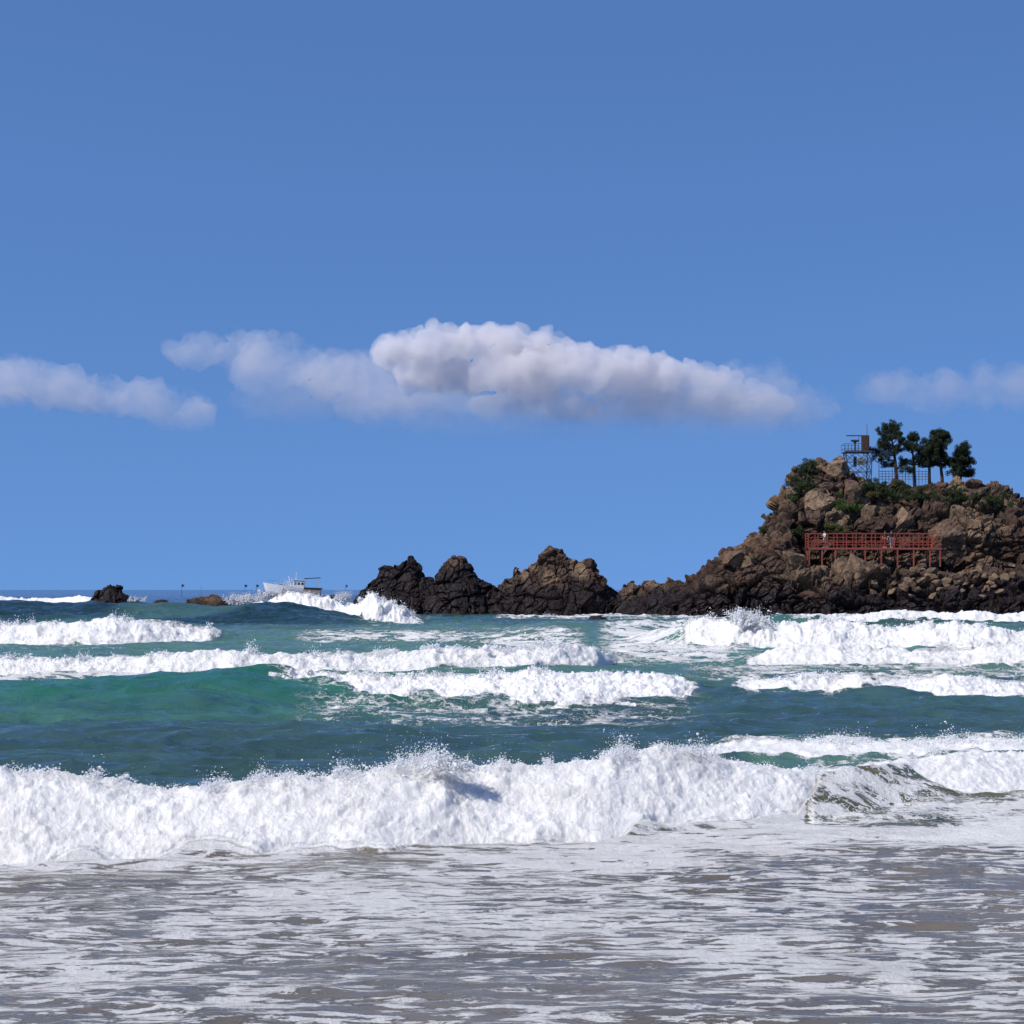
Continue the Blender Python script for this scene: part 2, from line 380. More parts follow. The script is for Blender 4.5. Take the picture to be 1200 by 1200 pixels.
# 11 wash at the foot of the headland
W.append(wave([(880, 733, 725, 5), (905, 733, 723, 5), (950, 734, 719, 5), (985, 733, 722, 5), (1064, 732, 719, 5), (1500, 732, 718, 5)], 5, amp=[(870, 0), (910, 1), (1500, 1)],
      foam=[(893, .9, 0), (915, .85, .75), (960, .8, .7), (985, .3, .95), (1064, .2, 1), (1500, .2, 1)], wid=9, p=1.0, lump=.35, back=2.5))
# 12 wash behind the swell, at the left rocks
W.append(wave([(-300, 719, 702, 6), (136, 719, 702, 6), (165, 719, 705, 6), (190, 719, 712, 6)], 5, amp=[(-300, 1), (160, 1), (185, 0)], foam=[(-300, .3, 1), (158, .3, 1), (175, .5, 0)], wid=10, p=1, lump=.4, back=2.5))
for z in W: Z += z
Z += 1.35*np.exp(-((D-480)/28)**2)*np.exp(-((X+49)/45)**2)
Z[...] = np.where(Z > 0, Z, 0)

# open water chop
xr, dr = X.ravel(), D.ravel()
amp_d = (ss(20, 36, D)*.75+.25)
def ridged(x, y, seed): return (1-np.abs(perlin(x, y, seed=seed))*2)
ch = np.zeros(D.size)
msk = D.ravel() < 900
xm, dm = xr[msk], dr[msk]
wx = xm+.8*perlin(xm*.25, dm*.25, seed=40)
c = np.interp(dm, [25, 32, 60, 120, 170], [1, 1.9, 1.7, 1.8, 2.4])*(.11*perlin(wx*.10, dm*.22, seed=41)*1.2 + .075*ridged(wx*.22, dm*.55, 42) + .050*ridged(wx*.5+dm*.2, dm*1.15, 43) + .026*ridged(wx*1.1-dm*.3, dm*2.3, 47))
c += .013*perlin(wx*1.7, dm*3.4, seed=44)
far = ss(90, 260, dm)
c += far*(.22*perlin(xm*.05, dm*.10, seed=45)+.10*ridged(xm*.13, dm*.3, 46))
ch[msk] = c
Z += ch.reshape(D.shape)*amp_d*(1-.6*ss(.3, .9, FO))
# thin wash in the shallows
shore = 1-ss(19, 27, D)

# foam relief
foamy = (FO > .03)
fx, fd, fz = X[foamy], D[foamy], Z[foamy]
sc = np.interp(fd, [20, 60, 180], [1.0, 1.5, 2.6])
bil = 0; a = .62; s = 1.5
for i in range(7):
    q_ = perlin(fx*s/sc, fd*s*.8/sc, fz*s*1.3/sc, seed=60+i)
    bil = bil + a*(.55*(np.abs(q_)*2.0-.42)+.75*q_); a *= .70; s *= 1.95
big = perlin(fx*.45/sc, fd*.3/sc, seed=70)
amt = LUMP[foamy]*ss(.15, .75, FO[foamy])
Z2 = Z.copy(); D2 = D.copy(); X2 = X.copy()
off = amt*(bil*1.0+big*1.7-.12)
Z2[foamy] += off*.80
D2[foamy] -= off*.55
X2[foamy] += amt*.45*perlin(fx*1.6/sc, fd*1.6/sc, fz*1.6/sc, seed=80)
# ragged upper edge: thin tongues thrown up along the crest
Z, Dw, Xw = Z2, D2, X2

# lace of old foam
px_, = (PX,)
row = HY+F*H0/D           # photo row of the flat sea at that distance
lace = np.zeros_like(D)
wash = (.532+.06*ss(21, 25, D)-.03*(1-ss(14.5, 18, D)))*(1-ss(27, 31, D))
olive = ss(940, 955, PX)*(1-ss(1080, 1130, PX))*ss(25.3, 26.3, D)*(1-ss(29.5, 31, D))
wash = wash*(1-.75*olive)
lace = np.maximum(lace, .36*np.exp(-((row-749)/5.5)**2)*ss(330, 380, PX)*(1-ss(560, 640, PX)))
lace = np.maximum(lace, .48*ss(690, 740, PX)*(1-ss(830, 900, PX))*ss(729, 735, row)*(1-ss(768, 790, row)))
lace = np.maximum(lace, .40*ss(540, 600, PX)*(1-ss(650, 700, PX))*ss(748, 752, row)*(1-ss(762, 768, row)))
lace = np.maximum(lace, .22*ss(780, 850, PX)*ss(765, 775, row)*(1-ss(800, 806, row)))
lace = np.maximum(lace, .13*ss(300, 420, PX)*(1-ss(760, 860, PX))*ss(800, 812, row)*(1-ss(850, 862, row)))
lace = np.maximum(lace, .40*ss(940, 960, PX)*ss(897, 905, row)*(1-ss(985, 1000, row)))
lace = np.maximum(lace, .5*np.exp(-((row-724)/3.5)**2)*ss(570, 610, PX))
lace = np.maximum(lace, .5*(1-ss(330, 360, PX))*np.exp(-((row-800)/5)**2))
fo_blur = FO.copy()
lace = np.maximum(lace, .32*ss(.02, .3, FO))
lace = np.maximum(lace, LACE)
lace = np.where(olive > .3, np.minimum(lace, .30), lace)
psize = ss(45, 90, D)

# body colour of the water: sediment in the shallows, aerated turquoise near breakers, blue far out, plus a painted light-through-water glow on the green wave face
def mixc(c0, c1, f): return c0*(1-f[..., None])+np.array(c1)*f[..., None]
body = np.zeros(D.shape+(3,))+np.array((.036, .076, .073))
body = mixc(body, (.038, .088, .080), ss(44, 56, D))
body = mixc(body, (.085, .175, .130), ss(58, 74, D)*(1-ss(150, 175, D)))
body = mixc(body, (.012, .034, .036), ss(138, 160, D)*(1-ss(330, 560, PX)))
body = mixc(body, (.026, .050, .110), ss(190, 300, D))
face_glow = np.exp(-((row-829+5*rag)/10)**2)*(1-ss(440, 640, PX))
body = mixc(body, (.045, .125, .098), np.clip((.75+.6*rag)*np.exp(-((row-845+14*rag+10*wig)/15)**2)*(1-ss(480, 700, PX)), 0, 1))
body = mixc(body, (.022, .130, .088), np.clip(face_glow*.9, 0, 1))  # emerald glow of light passing through the wave face, painted into the body colour
aer = perlin((X*.12).ravel(), (D*.10).ravel(), seed=90).reshape(D.shape)
body = mixc(body, (.08, .18, .135), np.clip(.5*ss(.0, .5, aer)*ss(44, 60, D)*(1-ss(180, 230, D)), 0, 1))
body = mixc(body, (.05, .17, .14), .6*ss(.02, .5, FO)*(D > 30))
body = mixc(body, (.05, .20, .15), .7*ss(690, 740, PX)*(1-ss(860, 960, PX))*ss(729, 735, row)*(1-ss(768, 790, row)))
body = mixc(body, (.150, .125, .088), 1-ss(24.5, 29, D))
body = mixc(body, (.12, .115, .055), ss(930, 960, PX)*ss(25, 26, D)*(1-ss(29, 30.5, D)))
body = mixc(body, (.075, .16, .125), ss(840, 900, PX)*ss(29.3, 30.5, D)*(1-ss(36, 41, D)))
body = body*(1+.25*perlin((X*.5).ravel(), (D*.5).ravel(), seed=91).reshape(D.shape))[..., None]

# ripples of the wash in the shallows
shm = (D < 30)
xs_, ds_ = X[shm], D[shm]
Z[shm] += (.034*ridged(xs_*.5+.3*perlin(xs_, ds_, seed=50), ds_*1.6, 51)+.008*ridged(xs_*1.3, ds_*4.2, 52))*(1-ss(24, 29, ds_))

V = np.stack([Xw, Dw, Z], -1).reshape(-1, 3)
iu = np.arange(NU-1); idd = np.arange(ND-1)
A0 = (idd[:, None]*NU+iu[None, :])
Q = np.stack([A0, A0+1, A0+NU+1, A0+NU], -1).reshape(-1, 4)
fw = np.minimum(np.minimum(FO[:-1, :-1], FO[1:, 1:]), np.minimum(FO[1:, :-1], FO[:-1, 1:])).ravel()
wf = WID[:-1, :-1].ravel()
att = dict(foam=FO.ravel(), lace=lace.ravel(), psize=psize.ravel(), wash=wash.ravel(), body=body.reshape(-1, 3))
def sub(name, sel):
    q = Q[sel]; idx, inv = np.unique(q, return_inverse=True)
    return np_mesh(name, V[idx], inv.reshape(-1, 4), M_sea, attrs={k: v[idx] for k, v in att.items()})
solid = fw > .8
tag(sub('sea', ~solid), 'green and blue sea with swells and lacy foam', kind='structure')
FL = {1: ('thick white foam of the big breaker nearest the beach', 'breaker_foam'),
      2: ('thin foam ridge just behind the right end of the front breaker', 'breaker_foam'),
      3: ('white foam spilling down the green faced middle wave', 'breaker_foam'),
      4: ('long straight band of foam behind the green faced wave', 'breaker_foam'),
      5: ('short band of foam at the far left below the dark swell', 'breaker_foam'),
      6: ('far white foam rolling in below the headland', 'breaker_foam'),
      7: ('lower of the two foam bands in front of the headland at right', 'breaker_foam'),
      8: ('bright foam breaking in front of the dark sea stack and boat', 'breaker_foam'),
      9: ('thin wash of foam touching the foot of the headland', 'breaker_foam'),
      10: ('foam washing round the rock at the left edge', 'breaker_foam')}
for k, (lb, nm) in FL.items():
    s_ = solid & (wf == k)
    if s_.sum() > 50: tag(sub(nm, s_), lb, 'sea foam', 'foam of the breaking waves', 'stuff')

# ------------------------------------------------------------------ spray
_t = (1+5**.5)/2
ICO = np.array([(-1, _t, 0), (1, _t, 0), (-1, -_t, 0), (1, -_t, 0), (0, -1, _t), (0, 1, _t), (0, -1, -_t), (0, 1, -_t), (_t, 0, -1), (_t, 0, 1), (-_t, 0, -1), (-_t, 0, 1)])/1.9
ICF = np.array([(0, 11, 5), (0, 5, 1), (0, 1, 7), (0, 7, 10), (0, 10, 11), (1, 5, 9), (5, 11, 4), (11, 10, 2), (10, 7, 6), (7, 1, 8), (3, 9, 4), (3, 4, 2), (3, 2, 6), (3, 6, 8), (3, 8, 9), (4, 9, 5), (2, 4, 11), (6, 2, 10), (8, 6, 7), (9, 8, 1)])
def droplets(name, P, r, label, stretch=None):
    n = len(P)
    sh = RNG.uniform(.7, 1.3, (n, 1, 3))
    if stretch is not None: sh = sh*stretch[:, None, :]
    V = P[:, None, :]+ICO[None]*r[:, None, None]*sh
    Fc = ICF[None]+(np.arange(n)*12)[:, None, None]
    o = np_mesh(name, V.reshape(-1, 3), Fc.reshape(-1, 3), M_spray)
    return tag(o, label, 'spray', 'spray thrown up by the waves', 'stuff')

def crest_spray(wid, pxs, n, size, hgt, dens=None):
    n = int(n*1.7)
    """tufts of drops thrown off the highest foam along a wave"""
    P = []; Rr = []
    ci = np.clip(np.searchsorted(u, (RNG.choice(pxs, n) + RNG.normal(0, 2, n)-600)/F), 1, NU-2)
    W_ = np.where((WID == wid) & (FO > .5), Z, -9)
    top = W_.argmax(0); tz = W_.max(0)
    tuft = perlin(np.arange(NU)*.045, np.full(NU, .5), seed=100+wid)+.6*perlin(np.arange(NU)*.17, np.full(NU, .5), seed=110+wid)+.5*perlin(np.arange(NU)*.6, np.full(NU, .5), seed=120+wid)
    tuft = np.clip(tuft+.25, 0.02, None)**1.5
    for k in range(n):
        i = ci[k]
        if tz[i] < 0 or RNG.random() > tuft[i]*1.2: continue
        j = top[i]
        e = RNG.exponential(.33)
        P.append((Xw[j, i]+RNG.normal(0, .03+.12*e)*hgt*2, Dw[j, i]+RNG.normal(0, .25), Z[j, i]-.03*hgt+min(e, 1.6)*hgt*min(tuft[i], 1.2)))
        Rr.append(size*.42*RNG.lognormal(-.35, .55)*(1-.25*min(e, 1)))
    return np.array(P), np.array(Rr)

def blob(px, py, d_, rx, ry, n, size, up=False):
    P = RNG.normal(0, 1, (n, 3)); P[:, 1] *= rx*.7; P[:, 0] *= rx
    P[:, 2] = np.abs(P[:, 2])*ry*np.exp(-(P[:, 0]/(rx*1.3))**2) if up else P[:, 2]*ry
    P += np.array(at(px, py, d_))
    return P, size*.55*RNG.lognormal(-.3, .5, n)

def jets(px0, px1, pyb, d_, n, hgt, size, lean=.3):
    """fan-shaped jets of water thrown up off a rock"""
    P = []; Rr = []
    for _ in range(n):
        b = np.array(at(RNG.uniform(px0, px1), pyb, d_+RNG.uniform(-1, 1)))
        h = hgt*RNG.uniform(.25, 1); v = np.array((RNG.normal(0, lean), RNG.normal(0, .25), 1.0))
        m = int(90*h/hgt+12)
        t = np.sort(RNG.random(m))**.7
        pts = b+v*(t*h)[:, None]+RNG.normal(0, 1, (m, 3))*(.03+.10*t[:, None])*h
        pts[:, 2] -= .15*h*t*t
        P.append(pts); Rr.append(size*.6*RNG.lognormal(-.3, .45, m)*(1.25-.8*t))
    return np.concatenate(P), np.concatenate(Rr)

def cat(*a): return np.concatenate([x[0] for x in a if len(x[0])]), np.concatenate([x[1] for x in a if len(x[0])])
allpx = np.arange(-20, 1220, 3)
P_, R_ = cat(crest_spray(1, allpx[(allpx < 960)], 38000, .016, .16), blob(519, 900, 25.0, .16, .10, 1800, .018, True), blob(541, 903, 25.0, .12, .07, 700, .018, True),
             crest_spray(1, np.arange(420, 600, 2), 3500, .016, .40), crest_spray(1, np.arange(700, 790, 2), 1500, .014, .28), crest_spray(1, np.arange(130, 480, 2), 700, .010, .55))
droplets('breaker_spray', P_, R_, 'drops flying off the crest of the front breaker')
droplets('breaker_spray', *cat(crest_spray(2, np.arange(830, 1210, 3), 5000, .024, .18)), 'small tufts of spray above the foam ridge at the right')
droplets('breaker_spray', *cat(crest_spray(3, np.arange(350, 1210, 3), 9000, .035, .20), crest_spray(3, np.arange(760, 800, 1), 500, .03, .5)), 'spray along the foaming crest of the middle wave')
droplets('breaker_spray', *cat(crest_spray(4, np.arange(-20, 730, 3), 9000, .045, .28)), 'spray along the long straight band of foam')
droplets('breaker_spray', *cat(crest_spray(5, np.arange(-20, 262, 3), 3500, .06, .40)), 'spray on the short foam band at the far left')
droplets('breaker_spray', *cat(crest_spray(6, np.arange(800, 1210, 3), 6000, .075, .55), jets(858, 885, 733, 104, 60, 1.0, .06)), 'spray bursting off the far foam below the headland')
droplets('breaker_spray', *cat(crest_spray(8, np.arange(300, 490, 2), 7000, .09, .75), jets(455, 490, 733, 181, 60, 1.6, .09, .6)), 'spray flung from the wave breaking beside the sea stack')
droplets('splash', *cat(jets(268, 306, 709, 232, 90, 1.5, .09, .5)), 'white splash bursting beside the small round rock')
droplets('splash', *cat(jets(306, 330, 705, 470, 140, 3.0, .20, .4), jets(331, 341, 705, 470, 70, 5.4, .18, .2), jets(335, 372, 706, 470, 90, 1.5, .18, .4)), 'tall splash thrown over the bow of the fishing boat')
droplets('splash', *cat(jets(396, 410, 704, 238, 50, 1.5, .06, .4), jets(636, 650, 726, 205, 25, .7, .05, .4), jets(150, 172, 705, 232, 30, .7, .05, .4)), 'small splashes round the low rocks offshore')

# ------------------------------------------------------------------ rocks
def rock_disp(P, Nn, amp, sizes=((3.4, 1.0), (1.5, .5), (.62, .2)), seed=0, warp=.5):
    Pw = P+warp*np.stack([perlin(P[:, 0]*.5, P[:, 1]*.5, P[:, 2]*.5, seed=seed+k) for k in range(3)], 1)
    # tilt the strata
    th = .5; Pr = Pw.copy(); Pr[:, 0] = Pw[:, 0]*math.cos(th)+Pw[:, 2]*math.sin(th); Pr[:, 2] = -Pw[:, 0]*math.sin(th)+Pw[:, 2]*math.cos(th)
    out = np.zeros(len(P)); tone = np.zeros(len(P)); crack = np.ones(len(P))
    for k, (cs, a) in enumerate(sizes):
        v, h, e = worley(Pr, cs, seed+17*k, (1.0, 1.0, .72))
        g = np.stack([((h >> 3) & 255)/127.5-1, ((h >> 11) & 255)/127.5-1, ((h >> 19) & 255)/127.5-1], 1)
        out += a*amp*(((h & 255)/255.-.5)*.9+(v*g).sum(1)/cs*.75-.35*(1-ss(0, .10, e)))
        tone += ((h >> 5) & 255)/255.*(.5, .35, .15)[min(k, 2)]
        crack = np.minimum(crack, ss(0, .12, e))
    out += .05*amp*fbm(P[:, 0]*2.2, P[:, 1]*2.2, P[:, 2]*2.2, 3, seed+5)
    return out, tone, crack

def grid_normals(V, nu, nv):
    G = V.reshape(nv, nu, 3)
    du = np.gradient(G, axis=1); dv = np.gradient(G, axis=0)
    n = np.cross(du, dv); n /= np.linalg.norm(n, axis=2)[..., None]+1e-9
    return n.reshape(-1, 3)

def rock_grid(name, x, prof, amp, seed, sizes, tanf=None, wet_z=2.0, wet_w=.8):
    """x (nu); prof(k) -> (nv,2) arrays of (y,z) for each x, from the front foot over the top to the back foot"""
    nu = len(x); PR = prof; nv = PR.shape[0]
    V = np.zeros((nv, nu, 3)); V[..., 0] = x[None]; V[..., 1] = PR[..., 0]; V[..., 2] = PR[..., 1]
    V = V.reshape(-1, 3); Nn = grid_normals(V, nu, nv)
    dsp, tone, crack = rock_disp(V, Nn, amp, sizes, seed)
    V2 = V+Nn*dsp[:, None]
    i = np.arange(nu-1); j = np.arange(nv-1); A = j[:, None]*nu+i[None]
    Q = np.stack([A, A+1, A+nu+1, A+nu], -1).reshape(-1, 4)
    n3 = perlin(V[:, 0]*.25, V[:, 1]*.25, V[:, 2]*.3, seed=seed+9)
    wet = np.clip((wet_z-V2[:, 2])/(wet_w*2)+.5+.5*n3, 0, 1)
    tan = np.zeros(len(V)) if tanf is None else tanf(V2)
    return V2, Q, dict(tone=np.clip(tone*crack, 0, 1), wet=wet, tan=np.clip(tan*(.4+tone), 0, 1))

def resample(P, n):
    P = np.array(P, float); t = np.concatenate([[0], np.cumsum(np.hypot(*np.diff(P, axis=0).T))]); s = np.linspace(0, t[-1], n)
    return np.stack([np.interp(s, t, P[:, 0]), np.interp(s, t, P[:, 1])], 1)

def stack(name, sil, d_, thick, amp, seed, label, nu=320, nv=260, tan=0.3, sizes=((3.0, .9), (1.4, .6), (.6, .2), (.28, .06)), wet=2.6, group='dark rocks rising from the sea'):
    S = np.array(sil, float)
    x = (np.linspace(S[0, 0], S[-1, 0], nu)-600)*d_/F
    zr = H0+(HY-np.interp(np.linspace(S[0, 0], S[-1, 0], nu), S[:, 0], S[:, 1]))*d_/F
    hN = np.clip((zr+1)/(zr.max()+1), 0.02, 1)
    end = np.sqrt(np.clip(1-((x-x.mean())/((x[-1]-x[0])/2))**2, .0, 1))
    a = np.linspace(0, 1, nv)
    yy = np.interp(a, [0, .22, .42, .5, .6, 1], [-1, -.72, -.2, 0, .3, 1]); zz = np.interp(a, [0, .22, .42, .5, .56, .8, 1], [-.35, .35, .88, 1, .97, .5, -.35])
    PR = np.zeros((nv, nu, 2))
    PR[..., 0] = d_+yy[:, None]*thick*(.35+.65*hN[None])*np.maximum(end, .25)[None]
    base = -1.2
    PR[..., 1] = base+(zr[None]-base)*np.clip(zz, 0, 1)[:, None]+np.clip(zz, -1, 0)[:, None]*2
    rr = np.random.default_rng(seed)
    tf = lambda V: tan*ss(-.05, .35, perlin(V[:, 0]*.45, V[:, 1]*.3, V[:, 2]*.4, seed=seed+30))
    V, Q, at_ = rock_grid(name, x, PR, amp, seed, sizes, tf, wet, 1.8)
    o = np_mesh(name, V, Q, M_rock, attrs=at_, smooth=False)
    return tag(o, label, 'rock', group)

stack('sea_stack', [(402, 716), (412, 704), (420, 691), (427, 684), (438, 679), (443, 664), (455, 661), (467, 664), (471, 662), (482, 653), (490, 660), (500, 675), (506, 679), (520, 697), (545, 725)], 232, 4.2, .55, 201,
      'jagged dark sea stack behind the bright breaker, leftmost of the big stacks', tan=.05, wet=7.5)
stack('sea_stack', [(486, 715), (504, 684), (513, 680), (516, 668), (522, 664), (526, 660), (534, 654), (541, 654), (549, 659), (555, 668), (560, 677), (572, 685), (588, 693), (612, 708), (630, 725)], 230, 4.2, .55, 231,
      'round topped dark sea stack in the middle, brown blotch at its foot', tan=.25, wet=6.0)
stack('sea_stack', [(560, 722), (580, 688), (591, 676), (598, 674), (601, 662), (606, 661), (611, 667), (621, 660), (632, 652), (640, 643), (648, 641), (660, 647), (666, 654), (683, 653), (692, 653), (700, 664), (708, 677), (722, 690), (742, 706), (752, 725)], 229, 5.2, .6, 261,
      'largest offshore sea stack, with tan rock near its peak', nu=380, tan=1.0, wet=3.6)
stack('sea_stack', [(716, 712), (727, 692), (731, 685), (737, 683), (741, 678), (746, 683), (751, 685), (765, 678), (774, 682), (778, 682), (783, 675), (789, 678), (797, 682), (806, 688), (815, 692), (840, 720)], 226, 4.0, .5, 291,
      'low three-pointed rock ridge between largest stack and headland', tan=.55)
stack('sea_rock', [(92, 718), (102, 704), (112, 694), (122, 686), (130, 683), (136, 686), (142, 690), (150, 696), (158, 702), (170, 705), (180, 707), (196, 712)], 245, 4, .35, 301, 'dark rock sloping down into the sea at the left', tan=0.0, wet=5)
stack('sea_rock', [(172, 712), (182, 704), (188, 702), (196, 704), (204, 712)], 243, 1.2, .18, 302, 'tiny dark rock right of the sloping left rock', nu=90, nv=80, tan=0.0, sizes=((.9, .5), (.4, .25)))
stack('sea_rock', [(212, 712), (220, 702), (230, 700), (240, 699), (249, 697), (262, 700), (276, 704), (284, 709), (292, 716)], 238, 2, .25, 303, 'low brown rock lying behind the dark swell', nu=160, nv=120, tan=.35, sizes=((1.1, .5), (.5, .25)), wet=1.5)
stack('sea_rock', [(295, 716), (299, 704), (302, 702), (305, 702), (308, 705), (311, 716)], 236, .8, .1, 304, 'small round black rock in the splash left of the boat', nu=70, nv=70, tan=0.0, sizes=((.6, .4), (.3, .2)))
stack('sea_rock', [(374, 716), (379, 703), (385, 698), (392, 697), (400, 701), (406, 716)], 240, 1.6, .2, 305, 'round dark rock between the boat and the leftmost stack', nu=110, nv=90, tan=0.0, sizes=((.9, .5), (.4, .2)))
stack('sea_rock', [(602, 735), (608, 727), (617, 725), (626, 728), (634, 735)], 192, 1.3, .15, 306, 'low flat rock awash below the largest stack', nu=90, nv=80, tan=.1, sizes=((.7, .5), (.3, .25)))
stack('sea_rock', [(664, 736), (671, 731), (678, 729), (688, 727), (692, 722), (703, 721), (711, 724), (716, 728), (722, 736)], 190, 1.4, .16, 307, 'two humped dark rock awash right of the largest stack', nu=120, nv=90, tan=.1, sizes=((.7, .5), (.3, .25)))

# headland
HS = [(728, 735), (736, 712), (742, 706), (760, 700), (790, 696), (805, 687), (812, 681), (820, 676), (828, 668), (838, 658), (846, 656), (850, 648), (862, 641), (874, 638), (885, 633), (889, 620), (898, 602), (907, 596), (911, 585),
      (924, 573), (928, 558), (938, 547), (950, 543), (962, 538), (970, 543), (978, 535), (984, 537), (990, 545), (997, 553), (1008, 556), (1024, 563), (1040, 564), (1064, 565), (1100, 563), (1140, 570), (1175, 574), (1210, 584), (1300, 600), (1450, 630), (1600, 670), (1750, 710)]
nuH, nvH = 900, 520
pxH = np.concatenate([np.linspace(728, 1210, 780), np.linspace(1212, 1750, 120)])
DT = 219.0
zr = H0+(HY-np.interp(pxH, [a[0] for a in HS], [a[1] for a in HS]))*DT/F
xH = (pxH-600)*DT/F
PR = np.zeros((nvH, nuH, 2))
lo = ss(900, 930, pxH)                           # where the walkway ledge exists
foot_d = np.interp(pxH, [728, 780, 860, 940, 1064, 1300, 1750], [213, 209, 204, 200.5, 200, 198, 205])
for k in range(nuH):
    z = zr[k]; l = lo[k]; f0 = foot_d[k]
    a1 = min(4.4, z*.55); a2 = min(5.2, z*.66)
    d1 = f0+(3.5)*(.4+.6*l); d2 = d1+.8+5.0*l
    pr = [(f0-.8, -2), (f0, .2), (f0+.9, z*.22 if z < 8 else 2.2), (d1, a1), (d2, a2), (d2+1.4, a2+(z-a2)*.45), (DT-1.6, a2+(z-a2)*.85), (DT, z), (DT+5, z*.93-.3), (DT+14, z*.7-.6), (DT+24, -2)]
    pr = [(p[0] if p[0] < DT else p[0], p[1]) for p in pr]
    PR[:, k] = resample(pr, nvH)
# put most rows on the seaward side
t = np.linspace(0, 1, nvH); tt = np.interp(t, [0, .8, 1], [0, .52, 1])
PR2 = np.stack([np.stack([np.interp(tt, t, PR[:, k, c]) for k in range(nuH)], 1) for c in (0, 1)], -1)
tanH = lambda V: .6*ss(-.1, .45, perlin(V[:, 0]*.22, V[:, 1]*.2, V[:, 2]*.28, seed=333))*ss(2.5, 5, V[:, 2])
Vh, Qh, ah = rock_grid('headland', xH, PR2, 1.0, 401, ((4.6, 1.1), (2.1, .8), (.95, .38), (.42, .14)), tanH, 3.2, 1.9)
tag(np_mesh('headland', Vh, Qh, M_rock, attrs=ah, smooth=False), 'rocky brown headland rising at the right', kind='structure')
TREE_H = np.sort(Vh[:, 0])  # kept for lookups

# height lookup on the headland (highest point near x,y)
_hx = (Vh[:, 0]*2).astype(int); _hy = (Vh[:, 1]*2).astype(int)
_top = {}
for a, b, z in zip(_hx, _hy, Vh[:, 2]):
    kk = (a, b)
    if z > _top.get(kk, -99): _top[kk] = z
def ground(x, y):
    return _top.get((int(x*2), int(y*2)), H0)
# nearest surface (from the sea side) seen at a photo pixel
_pxv = 600+F*Vh[:, 0]/Vh[:, 1]; _pyv = HY-F*(Vh[:, 2]-H0)/Vh[:, 1]
def surf(px, py, r=3):
    m = (np.abs(_pxv-px) < r) & (np.abs(_pyv-py) < r)
    if not m.any(): return at(px, py, 214)
    k = np.where(m)[0]; k = k[np.argmin(Vh[k, 1])]
    return Vector(Vh[k])

def boulder(sz, seed, sizes=((.8, .35), (.35, .16))):
    bm = bmesh.new(); bmesh.ops.create_icosphere(bm, subdivisions=5, radius=1.0)
    V = np.array([v.co[:] for v in bm.verts]); Fc = np.array([[v.index for v in f.verts] for f in bm.faces]); bm.free()
    rr = np.random.default_rng(seed)
    # cut with random planes for a blocky shape
    Nn = V.copy()
    for _ in range(14):
        n = rr.normal(size=3); n /= np.linalg.norm(n); h = rr.uniform(.5, .82)
        dd = V@n; V = V-np.outer(np.maximum(dd-h, 0), n)
    V = V*np.array(sz)
    dsp, tone, crack = rock_disp(V+seed, Nn, .18*min(sz), sizes, seed, .15)
    V = V+Nn*dsp[:, None]
    return V, Fc, dict(tone=np.clip(.25+tone*crack, 0, 1), wet=np.zeros(len(V)), tan=np.full(len(V), rr.uniform(.1, .9)))

for k, (px, py, sx, sz, rz, lab) in enumerate([
        (962, 592, 2.0, 2.1, .3, 'big rounded boulder jutting from the cliff above the white-clad person'),
        (1008, 672, 1.7, 2.2, -.2, 'tall tan boulder standing below the walkway'),
        (985, 668, 1.3, 1.9, .4, 'brown boulder left of the tall tan boulder below the walkway'),
        (1021, 600, 1.0, 1.3, .1, 'narrow grey slab leaning on the upper cliff'),
        (1060, 612, 1.3, 2.0, .5, 'pale boulder on the cliff above right end of walkway'),
        (978, 547, 1.5, 1.5, .2, 'rounded summit boulder left of the steel tower'),
        (1116, 640, 3.4, 4.2, .4, 'huge outcrop at the far end of the walkway'),
        (858, 650, 1.4, .8, -.3, 'flat boulder overhanging on the low left shoulder of headland'),
        (876, 659, 1.6, 1.1, .2, 'sloping slab on the left shoulder of the headland'),
        (932, 655, 1.3, 1.6, -.5, 'leaning slab beside the left end of the walkway'),
        (1003, 578, 1.2, 1.8, -.35, 'pale slab on the cliff right of the summit boulder'),
        (1005, 592, .9, .9, .3, 'small grey block above the mossy hollow')]):
    V, Fc, a_ = boulder((sx, .9*sx, sz), 500+k)
    o = np_mesh('boulder', V, Fc, M_rock, attrs=a_, smooth=False)
    s = surf(px, py); o.location = (s.x, s.y+.45*sx, s.z); o.rotation_euler = (.15*rz, rz, rz)
    tag(o, lab, 'boulder', 'boulders on the headland')
# loose stones below the walkway
protos = []
for k in range(4):
    V, Fc, a_ = boulder((.5, .4, .28), 560+k, ((.4, .3), (.2, .15)))
    me_o = np_mesh('stone', V, Fc, M_rock, attrs=a_, smooth=False); protos.append(me_o)
for k in range(70):
    o = protos[k] if k < 4 else protos[k % 4].copy()
    if k >= 4: C.objects.link(o)
    px, py = random.uniform(1018, 1190), random.uniform(655, 700)
    s = surf(px, py); q = random.uniform(.7, 1.6)
    o.location = (s.x, s.y+.1, s.z); o.scale = (q, q, q*random.uniform(.7, 1.2)); o.rotation_euler = (random.uniform(-.6, .6), random.uniform(-.7, .7), random.uniform(0, 6))
    tag(o, 'loose angular stone lying in the rubble slope below the walkway', 'stone', 'loose stones in the rubble below the walkway')

